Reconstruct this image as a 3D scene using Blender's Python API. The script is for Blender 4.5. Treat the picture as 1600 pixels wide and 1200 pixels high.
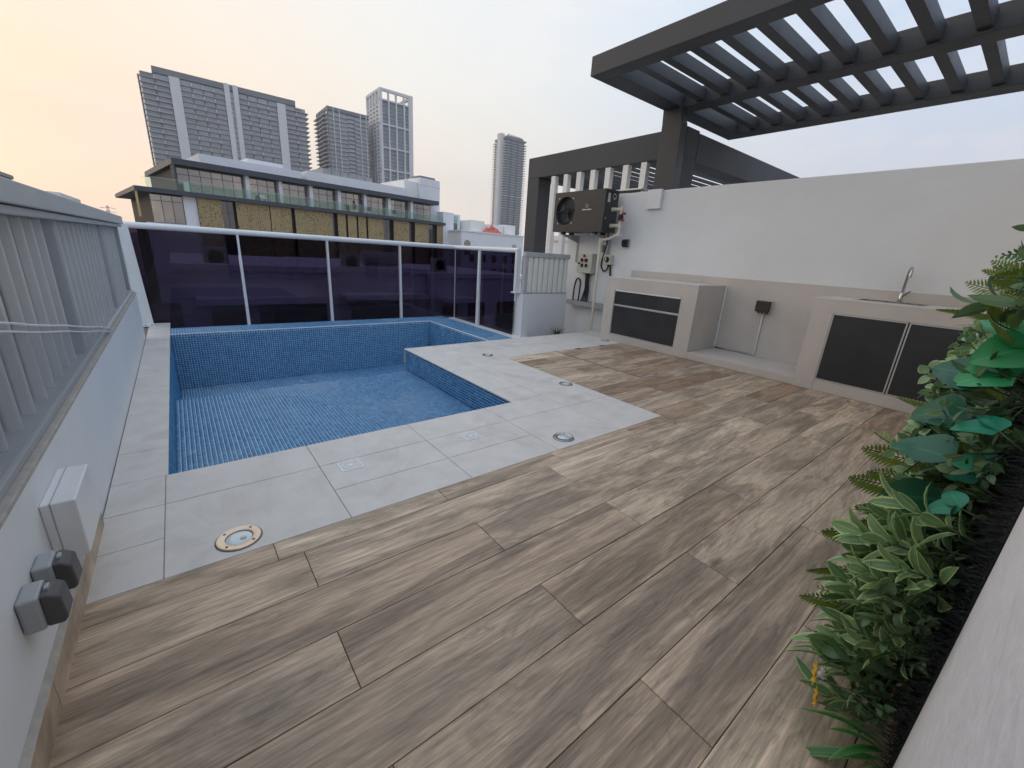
import bpy, bmesh, math, random
import numpy as np
from mathutils import Vector, Matrix, Euler
R = math.radians
random.seed(7); rng = np.random.default_rng(7)
for o in list(bpy.data.objects): bpy.data.objects.remove(o)
scene = bpy.context.scene
col = scene.collection

# ------------------------------------------------------------------ camera
CAM = Vector((0, 0, 1.06)); YAW, PITCH, ROLL = R(39.06), R(17.45), R(3.595)
Fv = Vector((math.sin(YAW)*math.cos(PITCH), math.cos(YAW)*math.cos(PITCH), -math.sin(PITCH)))
r0 = Vector((math.cos(YAW), -math.sin(YAW), 0)); u0 = r0.cross(Fv)
Rv = math.cos(ROLL)*r0 + math.sin(ROLL)*u0; Uv = -math.sin(ROLL)*r0 + math.cos(ROLL)*u0
cam = bpy.data.cameras.new('camera'); cam.sensor_width = 36; cam.lens = 36*642/1600
cam.clip_start = 0.02; cam.clip_end = 6000
co = bpy.data.objects.new('camera', cam); col.objects.link(co)
M = Matrix((Rv, Uv, -Fv)).transposed().to_4x4(); M.translation = CAM
co.matrix_world = M; scene.camera = co

# ------------------------------------------------------------------ sky and sun
SUN_AZ = R(-27)          # measured from +Y towards +X: the sun stands low, left of the view
SUN_EL = R(7)
w = bpy.data.worlds.new('World'); scene.world = w; w.use_nodes = True
nt = w.node_tree; N = nt.nodes; L = nt.links; N.clear()
def nd(t, **kw):
    n = N.new(t)
    for k, v in kw.items(): setattr(n, k, v)
    return n
out = nd('ShaderNodeOutputWorld'); bg = nd('ShaderNodeBackground'); L.new(bg.outputs[0], out.inputs[0])
sky = nd('ShaderNodeTexSky', sky_type='NISHITA', sun_disc=False, sun_elevation=SUN_EL, sun_rotation=SUN_AZ,
         air_density=1.0, dust_density=4.0, ozone_density=2.0)
geo = nd('ShaderNodeTexCoord'); sep = nd('ShaderNodeSeparateXYZ'); L.new(geo.outputs['Generated'], sep.inputs[0])
sd = Vector((math.sin(SUN_AZ)*math.cos(SUN_EL), math.cos(SUN_AZ)*math.cos(SUN_EL), math.sin(SUN_EL)))
dot = nd('ShaderNodeVectorMath', operation='DOT_PRODUCT'); L.new(geo.outputs['Generated'], dot.inputs[0]); dot.inputs[1].default_value = sd
# hazy veil: warm towards the sun, cool away from it
ramp = nd('ShaderNodeValToRGB'); L.new(dot.outputs['Value'], ramp.inputs[0])
mp = nd('ShaderNodeMapRange'); L.new(dot.outputs['Value'], mp.inputs[0]); mp.inputs[1].default_value = -1; mp.inputs[2].default_value = 1
L.new(mp.outputs[0], ramp.inputs[0])
cr = ramp.color_ramp; cr.elements[0].position = 0.0; cr.elements[0].color = (.44, .52, .67, 1)
cr.elements[1].position = 1.0; cr.elements[1].color = (.96, .66, .44, 1)
for p, c in ((.20, (.44, .53, .68, 1)), (.42, (.49, .575, .70, 1)), (.58, (.60, .655, .71, 1)), (.70, (.72, .725, .70, 1)), (.82, (.80, .76, .68, 1)), (.92, (.87, .745, .60, 1))):
    e = cr.elements.new(p); e.color = c
# a little pinker and paler close to the horizon
hr = nd('ShaderNodeMapRange'); L.new(sep.outputs['Z'], hr.inputs[0]); hr.inputs[1].default_value = 0.0; hr.inputs[2].default_value = 0.32; hr.inputs[3].default_value = .5; hr.inputs[4].default_value = 0.0
mixh = nd('ShaderNodeMix', data_type='RGBA'); L.new(hr.outputs[0], mixh.inputs['Factor']); L.new(ramp.outputs[0], mixh.inputs['A']); mixh.inputs['B'].default_value = (.84, .665, .56, 1)
# thin clouds
mapc = nd('ShaderNodeMapping'); mapc.inputs['Scale'].default_value = (1.6, 1.6, 4.5); L.new(geo.outputs['Generated'], mapc.inputs[0])
nz = nd('ShaderNodeTexNoise'); nz.inputs['Scale'].default_value = 2.2; nz.inputs['Detail'].default_value = 6; nz.inputs['Roughness'].default_value = .55; nz.inputs['Distortion'].default_value = .6; L.new(mapc.outputs[0], nz.inputs[0])
cm = nd('ShaderNodeMapRange'); L.new(nz.outputs[0], cm.inputs[0]); cm.inputs[1].default_value = .52; cm.inputs[2].default_value = .78; cm.inputs[3].default_value = 0; cm.inputs[4].default_value = .38
mixc = nd('ShaderNodeMix', data_type='RGBA'); L.new(cm.outputs[0], mixc.inputs['Factor']); 
zr = nd('ShaderNodeMapRange'); L.new(sep.outputs['Z'], zr.inputs[0]); zr.inputs[1].default_value = .22; zr.inputs[2].default_value = 1.0; zr.inputs[3].default_value = 0; zr.inputs[4].default_value = .8
mixz = nd('ShaderNodeMix', data_type='RGBA'); L.new(zr.outputs[0], mixz.inputs['Factor']); L.new(mixh.outputs['Result'], mixz.inputs['A']); mixz.inputs['B'].default_value = (.62, .74, .94, 1)
L.new(mixz.outputs['Result'], mixc.inputs['A']); mixc.inputs['B'].default_value = (.86, .76, .72, 1)
sc = nd('ShaderNodeMix', data_type='RGBA', blend_type='MULTIPLY'); sc.inputs['Factor'].default_value = 1; L.new(sky.outputs[0], sc.inputs['A']); sc.inputs['B'].default_value = (1, 1, 1, 1)
veil = nd('ShaderNodeMix', data_type='RGBA', blend_type='MULTIPLY'); veil.inputs['Factor'].default_value = 1; L.new(mixc.outputs['Result'], veil.inputs['A']); veil.inputs['B'].default_value = (12.3, 12.3, 12.3, 1)
mixs = nd('ShaderNodeMix', data_type='RGBA'); mixs.inputs['Factor'].default_value = .88; L.new(sc.outputs['Result'], mixs.inputs['A']); L.new(veil.outputs['Result'], mixs.inputs['B'])
L.new(mixs.outputs['Result'], bg.inputs[0]); bg.inputs[1].default_value = .10
sun = bpy.data.lights.new('sun', 'SUN'); sun.energy = .18; sun.angle = R(12); sun.color = (1, .80, .58)
so = bpy.data.objects.new('sun', sun); col.objects.link(so)
so.rotation_euler = (-sd).to_track_quat('-Z', 'Y').to_euler()
cy = scene.cycles; cy.max_bounces = 6; cy.diffuse_bounces = 3; cy.glossy_bounces = 3; cy.transmission_bounces = 4; cy.transparent_max_bounces = 12; cy.volume_bounces = 0
cy.caustics_reflective = False; cy.caustics_refractive = False; cy.use_denoising = True; cy.use_adaptive_sampling = True; cy.adaptive_threshold = .02
vs = scene.view_settings; vs.view_transform = 'Standard'; vs.look = 'None'; vs.gamma = 1; vs.exposure = 0.27; vs.use_curve_mapping = False

# ------------------------------------------------------------------ helpers
def link(o, parent=None):
    col.objects.link(o)
    if parent is not None: o.parent = parent
    return o
def tag(o, label=None, cat=None, group=None, kind=None):
    if label: o['label'] = label
    if cat: o['category'] = cat
    if group: o['group'] = group
    if kind: o['kind'] = kind
    return o
def thing(name, label, cat, loc=(0, 0, 0), rz=0, group=None):
    o = bpy.data.objects.new(name, None); o.empty_display_size = .1
    o.location = loc; o.rotation_euler = (0, 0, rz); link(o); return tag(o, label, cat, group)
class MB:
    """collects geometry in world (or local) coordinates; build() makes one mesh object"""
    def __init__(s): s.v = []; s.f = []; s.mi = []; s.uv = None
    def add(s, vs, fs, m=0):
        b = len(s.v); s.v += [tuple(p) for p in vs]; s.f += [tuple(i+b for i in f) for f in fs]; s.mi += [m]*len(fs); return s
    def box(s, x0, x1, y0, y1, z0, z1, m=0):
        return s.add([(x0,y0,z0),(x1,y0,z0),(x1,y1,z0),(x0,y1,z0),(x0,y0,z1),(x1,y0,z1),(x1,y1,z1),(x0,y1,z1)],
            [(3,2,1,0),(4,5,6,7),(0,1,5,4),(1,2,6,5),(2,3,7,6),(3,0,4,7)], m)
    def prism(s, poly, axis, a, b, m=0):
        n = len(poly)
        def P(p, t): return (t, p[0], p[1]) if axis == 0 else ((p[0], t, p[1]) if axis == 1 else (p[0], p[1], t))
        vs = [P(p, a) for p in poly] + [P(p, b) for p in poly]
        fs = [tuple(range(n-1, -1, -1)), tuple(range(n, 2*n))] + [(i, (i+1) % n, n+(i+1) % n, n+i) for i in range(n)]
        return s.add(vs, fs, m)
    def tube(s, path, r, n=8, m=0, caps=True):
        path = [Vector(p) for p in path]; rings = []; k = len(path)
        rs = r if isinstance(r, (list, tuple)) else [r]*k
        t0 = (path[1]-path[0]).normalized(); up = Vector((0, 0, 1)) if abs(t0.z) < .9 else Vector((1, 0, 0))
        a = t0.cross(up).normalized()
        vs = []
        for i, p in enumerate(path):
            t = (path[min(i+1, k-1)]-path[max(i-1, 0)]).normalized()
            a = (a - t*a.dot(t)).normalized(); b = t.cross(a)
            for j in range(n):
                q = 2*math.pi*j/n; vs.append(p+(a*math.cos(q)+b*math.sin(q))*rs[i])
        fs = [(i*n+j, i*n+(j+1) % n, (i+1)*n+(j+1) % n, (i+1)*n+j) for i in range(k-1) for j in range(n)]
        if caps: fs += [tuple(range(n-1, -1, -1)), tuple(range((k-1)*n, k*n))]
        return s.add(vs, fs, m)
    def lathe(s, prof, c, axis=2, n=32, m=0):
        vs = []; 
        for (r, h) in prof:
            for j in range(n):
                q = 2*math.pi*j/n; x, y = r*math.cos(q), r*math.sin(q)
                p = (x, y, h) if axis == 2 else ((h, x, y) if axis == 0 else (y, h, x))
                vs.append((c[0]+p[0], c[1]+p[1], c[2]+p[2]))
        k = len(prof)
        fs = [(i*n+j, i*n+(j+1) % n, (i+1)*n+(j+1) % n, (i+1)*n+j) for i in range(k-1) for j in range(n)]
        fs += [tuple(range((k-1)*n, k*n))]
        return s.add(vs, fs, m)
    def mesh(s, name, mats, off=(0, 0, 0), bevel=0, smooth=False, segs=2):
        me = bpy.data.meshes.new(name)
        ox, oy, oz = off
        me.from_pydata([(x-ox, y-oy, z-oz) for x, y, z in s.v], [], s.f)
        for mm in (mats if isinstance(mats, (list, tuple)) else [mats]):
            if mm is not None: me.materials.append(mm)
        if any(s.mi): me.polygons.foreach_set('material_index', s.mi)
        if bevel or smooth:
            bm = bmesh.new(); bm.from_mesh(me)
            if bevel:
                bmesh.ops.recalc_face_normals(bm, faces=bm.faces)
                es = [e for e in bm.edges if len(e.link_faces) == 2 and e.calc_face_angle(0) > .6]
                bmesh.ops.bevel(bm, geom=es, offset=bevel, segments=segs, affect='EDGES', profile=.5, clamp_overlap=True)
            bm.to_mesh(me); bm.free()
            if smooth:
                me.polygons.foreach_set('use_smooth', [True]*len(me.polygons))
                me.set_sharp_from_angle(angle=R(40))
        me.update(); return me
    def build(s, name, mats, parent=None, bevel=0, smooth=False, off=None, segs=2):
        if off is None: off = tuple(parent.location) if parent is not None and parent.parent is None else ((0, 0, 0) if parent is None else tuple(Vector(parent.parent.location)))
        return link(bpy.data.objects.new(name, s.mesh(name, mats, off, bevel, smooth, segs)), parent)
def inst(name, me, parent=None, loc=(0, 0, 0), rot=(0, 0, 0), scale=(1, 1, 1)):
    o = bpy.data.objects.new(name, me); o.location = loc; o.rotation_euler = rot; o.scale = scale
    return link(o, parent)

# ------------------------------------------------------------------ materials
def newmat(name):
    m = bpy.data.materials.new(name); m.use_nodes = True; t = m.node_tree
    b = t.nodes['Principled BSDF']; return m, t, b
def mnode(t, typ, ins=None, **kw):
    n = t.nodes.new(typ)
    for k, v in kw.items(): setattr(n, k, v)
    if ins:
        for k, v in ins.items():
            if hasattr(v, 'is_output') or isinstance(v, bpy.types.NodeSocket): t.links.new(v, n.inputs[k])
            else: n.inputs[k].default_value = v
    return n
def c4(c): return (c[0], c[1], c[2], 1)
def mat(name, base, rough=.6, var=.12, scale=6, bump=0, bscale=60, metal=0, spec=.5, coord='Object', stretch=(1, 1, 1), dirt=0, rvar=.08, detail=5):
    """plain surface with uneven tone, uneven gloss and fine relief"""
    m, t, b = newmat(name)
    class _T: outputs = {}
    if coord == 'World':
        tc = _T(); tc.outputs = {'World': mnode(t, 'ShaderNodeNewGeometry').outputs['Position']}
    else: tc = mnode(t, 'ShaderNodeTexCoord')
    mpn = mnode(t, 'ShaderNodeMapping', {'Vector': tc.outputs[coord], 'Scale': stretch})
    n1 = mnode(t, 'ShaderNodeTexNoise', {'Vector': mpn.outputs[0], 'Scale': scale, 'Detail': detail, 'Roughness': .6})
    mr = mnode(t, 'ShaderNodeMapRange', {'Value': n1.outputs[0], 'From Min': .25, 'From Max': .75, 'To Min': 1-var, 'To Max': 1+var})
    mul = mnode(t, 'ShaderNodeMix', {'Factor': 1.0, 'A': c4(base)}, data_type='RGBA', blend_type='MULTIPLY')
    comb = mnode(t, 'ShaderNodeCombineColor', {0: mr.outputs[0], 1: mr.outputs[0], 2: mr.outputs[0]}); t.links.new(comb.outputs[0], mul.inputs['B'])
    colr = mul.outputs['Result']
    if dirt:
        n2 = mnode(t, 'ShaderNodeTexNoise', {'Vector': tc.outputs[coord], 'Scale': scale*.35, 'Detail': 8, 'Roughness': .7, 'Distortion': .8})
        m2 = mnode(t, 'ShaderNodeMapRange', {'Value': n2.outputs[0], 'From Min': .5, 'From Max': .75, 'To Min': 0, 'To Max': dirt})
        dm = mnode(t, 'ShaderNodeMix', {'Factor': m2.outputs[0], 'A': colr, 'B': (base[0]*.45, base[1]*.42, base[2]*.38, 1)}, data_type='RGBA'); colr = dm.outputs['Result']
    t.links.new(colr, b.inputs['Base Color'])
    rr = mnode(t, 'ShaderNodeMapRange', {'Value': n1.outputs[0], 'From Min': .3, 'From Max': .7, 'To Min': max(.02, rough-rvar), 'To Max': min(1, rough+rvar)})
    t.links.new(rr.outputs[0], b.inputs['Roughness']); b.inputs['Metallic'].default_value = metal; b.inputs['Specular IOR Level'].default_value = spec
    if bump:
        n3 = mnode(t, 'ShaderNodeTexNoise', {'Vector': tc.outputs[coord], 'Scale': bscale, 'Detail': 4})
        bp = mnode(t, 'ShaderNodeBump', {'Strength': bump, 'Distance': .01, 'Height': n3.outputs[0]}); t.links.new(bp.outputs[0], b.inputs['Normal'])
    return m

def wood_material():
    m, t, b = newmat('wood_look_porcelain')
    tc = mnode(t, 'ShaderNodeTexCoord'); oi = mnode(t, 'ShaderNodeObjectInfo')
    oc = mnode(t, 'ShaderNodeSeparateColor', {0: oi.outputs['Color']})
    ow = mnode(t, 'ShaderNodeMath', {0: oc.outputs[1], 1: oi.outputs['Random']}, operation='ADD')
    wn = mnode(t, 'ShaderNodeTexWhiteNoise', {'W': ow.outputs[0]}, noise_dimensions='1D')
    off = mnode(t, 'ShaderNodeVectorMath', {0: wn.outputs['Color'], 1: (40, 40, 40)}, operation='MULTIPLY')
    pos = mnode(t, 'ShaderNodeVectorMath', {0: tc.outputs['Object'], 1: off.outputs[0]}, operation='ADD')
    def N_(scale, sc, det, rough, dist):
        mm = mnode(t, 'ShaderNodeMapping', {'Vector': pos.outputs[0], 'Scale': scale})
        return mnode(t, 'ShaderNodeTexNoise', {'Vector': mm.outputs[0], 'Scale': sc, 'Detail': det, 'Roughness': rough, 'Distortion': dist})
    big = N_((.8, 4.2, 1), 1.5, 7, .62, 1.6)        # light and dark zones within a board
    warp = N_((.55, 2.6, 1), 1.5, 3, .5, .8)       # bends the growth rings
    fine = N_((7, 115, 1), 1.6, 4, .65, .2)        # pores
    strk = N_((1.1, 30, 1), 2.0, 5, .65, .7)         # thin streaks
    blot = N_((1.3, 9.0, 1), 1.5, 9, .68, 1.4)      # dark smudges
    tone = mnode(t, 'ShaderNodeValToRGB', {0: oc.outputs[0]})
    e = tone.color_ramp; e.elements[0].color = (.285, .18, .112, 1); e.elements[1].color = (.62, .49, .34, 1)
    for p, c in ((.18, (.37, .26, .175, 1)), (.36, (.48, .37, .265, 1)), (.52, (.43, .32, .225, 1)), (.68, (.56, .44, .315, 1)), (.84, (.36, .25, .17, 1))): x = e.elements.new(p); x.color = c
    r1 = mnode(t, 'ShaderNodeMapRange', {'Value': big.outputs[0], 'From Min': .34, 'From Max': .66, 'To Min': .62, 'To Max': 1.30}, interpolation_type='SMOOTHSTEP')
    def scale_by(colr, val):
        cc = mnode(t, 'ShaderNodeCombineColor', {0: val, 1: val, 2: val})
        return mnode(t, 'ShaderNodeMix', {'Factor': 1.0, 'A': colr, 'B': cc.outputs[0]}, data_type='RGBA', blend_type='MULTIPLY').outputs['Result']
    cA = scale_by(tone.outputs[0], r1.outputs[0])
    # growth rings: sharp-edged bands across the board, bent into cathedral figures
    sp = mnode(t, 'ShaderNodeSeparateXYZ', {0: pos.outputs[0]})
    y1 = mnode(t, 'ShaderNodeMath', {0: sp.outputs['Y'], 1: 26.0}, operation='MULTIPLY'); y2 = mnode(t, 'ShaderNodeMath', {0: warp.outputs[0], 1: 15.0}, operation='MULTIPLY')
    ph = mnode(t, 'ShaderNodeMath', {0: y1.outputs[0], 1: y2.outputs[0]}, operation='ADD'); fr = mnode(t, 'ShaderNodeMath', {0: ph.outputs[0]}, operation='FRACT')
    rp = mnode(t, 'ShaderNodeValToRGB', {0: fr.outputs[0]}); q = rp.color_ramp
    q.elements[0].color = (.80, .80, .80, 1); q.elements[1].color = (.80, .80, .80, 1)
    for p, v in ((.10, 1.02), (.55, 1.06), (.88, .93)): x = q.elements.new(p); x.color = (v, v, v, 1)
    ringamt = mnode(t, 'ShaderNodeMapRange', {'Value': blot.outputs[0], 'From Min': .35, 'From Max': .6, 'To Min': .35, 'To Max': 1.0})
    rb = mnode(t, 'ShaderNodeMix', {'Factor': ringamt.outputs[0], 'A': cA}, data_type='RGBA', blend_type='MULTIPLY'); t.links.new(rp.outputs[0], rb.inputs['B']); cB = rb.outputs['Result']
    r2 = mnode(t, 'ShaderNodeMapRange', {'Value': strk.outputs[0], 'From Min': .34, 'From Max': .66, 'To Min': .74, 'To Max': 1.20}); cC = scale_by(cB, r2.outputs[0])
    r3 = mnode(t, 'ShaderNodeMapRange', {'Value': fine.outputs[0], 'From Min': .3, 'From Max': .7, 'To Min': .74, 'To Max': 1.20}); cD = scale_by(cC, r3.outputs[0])
    r4 = mnode(t, 'ShaderNodeMapRange', {'Value': blot.outputs[0], 'From Min': .58, 'From Max': .68, 'To Min': 0, 'To Max': .70})
    c4_ = mnode(t, 'ShaderNodeMix', {'Factor': r4.outputs[0], 'A': cD, 'B': (.155, .115, .088, 1)}, data_type='RGBA')
    km = mnode(t, 'ShaderNodeMapping', {'Vector': pos.outputs[0], 'Scale': (1.7, 5.0, 1)})
    kw_ = mnode(t, 'ShaderNodeVectorMath', {0: km.outputs[0], 1: warp.outputs['Color']}, operation='ADD')
    vo = mnode(t, 'ShaderNodeTexVoronoi', {'Vector': kw_.outputs[0], 'Scale': 1.0, 'Randomness': 1.0})
    kr = mnode(t, 'ShaderNodeMapRange', {'Value': vo.outputs['Distance'], 'From Min': .02, 'From Max': .13, 'To Min': .8, 'To Max': 0}, interpolation_type='SMOOTHSTEP')
    c5 = mnode(t, 'ShaderNodeMix', {'Factor': kr.outputs[0], 'A': c4_.outputs['Result'], 'B': (.10, .072, .055, 1)}, data_type='RGBA')
    band = strk
    # faint pale scuffs and dust, shared by the whole deck
    gp = mnode(t, 'ShaderNodeNewGeometry')
    du = mnode(t, 'ShaderNodeTexNoise', {'Vector': gp.outputs['Position'], 'Scale': 1.7, 'Detail': 7, 'Roughness': .65})
    dr = mnode(t, 'ShaderNodeMapRange', {'Value': du.outputs[0], 'From Min': .5, 'From Max': .8, 'To Min': 0, 'To Max': .14})
    c6 = mnode(t, 'ShaderNodeMix', {'Factor': dr.outputs[0], 'A': c5.outputs['Result'], 'B': (.42, .37, .32, 1)}, data_type='RGBA')
    t.links.new(c6.outputs['Result'], b.inputs['Base Color'])
    rg = mnode(t, 'ShaderNodeMapRange', {'Value': du.outputs[0], 'From Min': .3, 'From Max': .7, 'To Min': .40, 'To Max': .58}); t.links.new(rg.outputs[0], b.inputs['Roughness'])
    hs = mnode(t, 'ShaderNodeMath', {0: fine.outputs[0], 1: band.outputs[0]}, operation='ADD')
    bp = mnode(t, 'ShaderNodeBump', {'Strength': .22, 'Distance': .003, 'Height': hs.outputs[0]}); t.links.new(bp.outputs[0], b.inputs['Normal'])
    return m
def mosaic_material():
    m, t, b = newmat('blue_glass_mosaic')
    g = mnode(t, 'ShaderNodeNewGeometry')
    ra = mnode(t, 'ShaderNodeValToRGB', {0: g.outputs['Random Per Island']})
    e = ra.color_ramp; e.elements[0].color = (.020, .15, .35, 1); e.elements[1].color = (.09, .34, .57, 1)
    for p, c in ((.3, (.03, .19, .42, 1)), (.7, (.05, .25, .49, 1))): x = e.elements.new(p); x.color = c
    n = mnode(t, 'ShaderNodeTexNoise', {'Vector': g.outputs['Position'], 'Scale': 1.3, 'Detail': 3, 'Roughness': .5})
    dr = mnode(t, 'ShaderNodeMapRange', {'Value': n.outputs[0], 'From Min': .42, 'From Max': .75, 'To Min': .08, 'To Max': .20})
    nz_ = mnode(t, 'ShaderNodeSeparateXYZ', {0: g.outputs['Normal']}); nm = mnode(t, 'ShaderNodeMapRange', {'Value': nz_.outputs['Z'], 'From Min': .5, 'From Max': 1, 'To Min': .35, 'To Max': 3.0})  # upward faces mixed paler: settled dust plus sky reflection imitated in the colour
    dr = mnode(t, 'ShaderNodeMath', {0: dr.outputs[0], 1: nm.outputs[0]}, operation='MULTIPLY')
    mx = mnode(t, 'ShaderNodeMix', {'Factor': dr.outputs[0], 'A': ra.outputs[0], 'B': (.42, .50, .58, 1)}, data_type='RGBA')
    t.links.new(mx.outputs['Result'], b.inputs['Base Color'])
    wn = mnode(t, 'ShaderNodeTexWhiteNoise', {'W': g.outputs['Random Per Island']}, noise_dimensions='1D')
    rr = mnode(t, 'ShaderNodeMapRange', {'Value': n.outputs[0], 'From Min': .3, 'From Max': .7, 'To Min': .16, 'To Max': .34}); t.links.new(rr.outputs[0], b.inputs['Roughness'])
    # each piece is bedded at a slightly different tilt
    vm = mnode(t, 'ShaderNodeVectorMath', {0: wn.outputs['Color'], 1: (.5, .5, .5)}, operation='SUBTRACT')
    vs_ = mnode(t, 'ShaderNodeVectorMath', {0: vm.outputs[0]}, operation='SCALE'); vs_.inputs['Scale'].default_value = .015
    va = mnode(t, 'ShaderNodeVectorMath', {0: vs_.outputs[0], 1: g.outputs['Normal']}, operation='ADD')
    vn = mnode(t, 'ShaderNodeVectorMath', {0: va.outputs[0]}, operation='NORMALIZE'); t.links.new(vn.outputs[0], b.inputs['Normal'])
    return m
def glass_material(name, tint, ior=1.5):
    m = bpy.data.materials.new(name); m.use_nodes = True; t = m.node_tree; t.nodes.clear()
    o = mnode(t, 'ShaderNodeOutputMaterial'); tr = mnode(t, 'ShaderNodeBsdfTransparent', {'Color': c4(tint)})
    gl = mnode(t, 'ShaderNodeBsdfGlossy', {'Color': (1, 1, 1, 1), 'Roughness': .02}); lwt = mnode(t, 'ShaderNodeLayerWeight', {'Blend': .5}); p5 = mnode(t, 'ShaderNodeMath', {0: lwt.outputs['Facing'], 1: 5.0}, operation='POWER')
    f0 = ((ior-1)/(ior+1))**2; fr = mnode(t, 'ShaderNodeMath', {0: p5.outputs[0], 1: 1-f0, 2: f0}, operation='MULTIPLY_ADD')
    mx = mnode(t, 'ShaderNodeMixShader', {0: fr.outputs[0], 1: tr.outputs[0], 2: gl.outputs[0]}); t.links.new(mx.outputs[0], o.inputs[0]); return m
def film_material():
    m = bpy.data.materials.new('clouded_plastic_film'); m.use_nodes = True; t = m.node_tree; t.nodes.clear()
    o = mnode(t, 'ShaderNodeOutputMaterial'); tr = mnode(t, 'ShaderNodeBsdfTransparent', {'Color': (.86, .87, .88, 1)})
    tc = mnode(t, 'ShaderNodeTexCoord')
    n = mnode(t, 'ShaderNodeTexNoise', {'Vector': tc.outputs['Object'], 'Scale': 3, 'Detail': 6, 'Roughness': .6})
    wv = mnode(t, 'ShaderNodeTexWave', {'Vector': tc.outputs['Object'], 'Scale': 28, 'Distortion': 1.0}, bands_direction='Z')
    df = mnode(t, 'ShaderNodeBsdfPrincipled', {'Base Color': (.80, .81, .83, 1), 'Roughness': .35})
    a = mnode(t, 'ShaderNodeMapRange', {'Value': n.outputs[0], 'From Min': .3, 'From Max': .7, 'To Min': .13, 'To Max': .22})
    a2 = mnode(t, 'ShaderNodeMath', {0: wv.outputs['Fac'], 1: .03}, operation='MULTIPLY'); a2.inputs[1].default_value = .0; a3 = mnode(t, 'ShaderNodeMath', {0: a.outputs[0], 1: a2.outputs[0]}, operation='ADD')
    mx = mnode(t, 'ShaderNodeMixShader', {0: a3.outputs[0], 1: tr.outputs[0], 2: df.outputs[0]}); t.links.new(mx.outputs[0], o.inputs[0]); return m
def leaf_material(name, dark, light, edge=None, rough=.45):
    m, t, b = newmat(name)
    uv = mnode(t, 'ShaderNodeUVMap'); sp = mnode(t, 'ShaderNodeSeparateXYZ', {0: uv.outputs[0]})
    oi = mnode(t, 'ShaderNodeObjectInfo'); g = mnode(t, 'ShaderNodeNewGeometry')
    rnd = mnode(t, 'ShaderNodeMath', {0: oi.outputs['Random'], 1: g.outputs['Random Per Island']}, operation='ADD')
    half = mnode(t, 'ShaderNodeMath', {0: rnd.outputs[0], 1: .5}, operation='MULTIPLY')
    c = mnode(t, 'ShaderNodeMix', {'Factor': half.outputs[0], 'A': c4(dark), 'B': c4(light)}, data_type='RGBA'); res = c.outputs['Result']
    d = mnode(t, 'ShaderNodeMath', {0: sp.outputs['X'], 1: .5}, operation='SUBTRACT'); ab = mnode(t, 'ShaderNodeMath', {0: d.outputs[0]}, operation='ABSOLUTE')
    vein = mnode(t, 'ShaderNodeMapRange', {'Value': ab.outputs[0], 'From Min': .0, 'From Max': .05, 'To Min': .35, 'To Max': 0})
    c2 = mnode(t, 'ShaderNodeMix', {'Factor': vein.outputs[0], 'A': res, 'B': c4([min(1, x*2.2) for x in light])}, data_type='RGBA'); res = c2.outputs['Result']
    if edge:
        n = mnode(t, 'ShaderNodeTexNoise', {'Vector': uv.outputs[0], 'Scale': 4, 'Detail': 3})
        s_ = mnode(t, 'ShaderNodeMath', {0: n.outputs[0], 1: .16}, operation='MULTIPLY'); s2 = mnode(t, 'ShaderNodeMath', {0: ab.outputs[0], 1: s_.outputs[0]}, operation='ADD')
        er = mnode(t, 'ShaderNodeMapRange', {'Value': s2.outputs[0], 'From Min': .40, 'From Max': .52, 'To Min': 0, 'To Max': .85})
        c3 = mnode(t, 'ShaderNodeMix', {'Factor': er.outputs[0], 'A': res, 'B': c4(edge)}, data_type='RGBA'); res = c3.outputs['Result']
    t.links.new(res, b.inputs['Base Color']); b.inputs['Roughness'].default_value = rough
    b.inputs['Subsurface Weight'].default_value = 0
    tl = mnode(t, 'ShaderNodeBsdfTranslucent', {'Color': res}); o = t.nodes['Material Output']
    mx = mnode(t, 'ShaderNodeMixShader', {0: .15, 1: b.outputs[0], 2: tl.outputs[0]}); t.links.new(mx.outputs[0], o.inputs[0])
    return m
def emitless(name, c, rough=.5): return mat(name, c, rough, var=.05)

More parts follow.
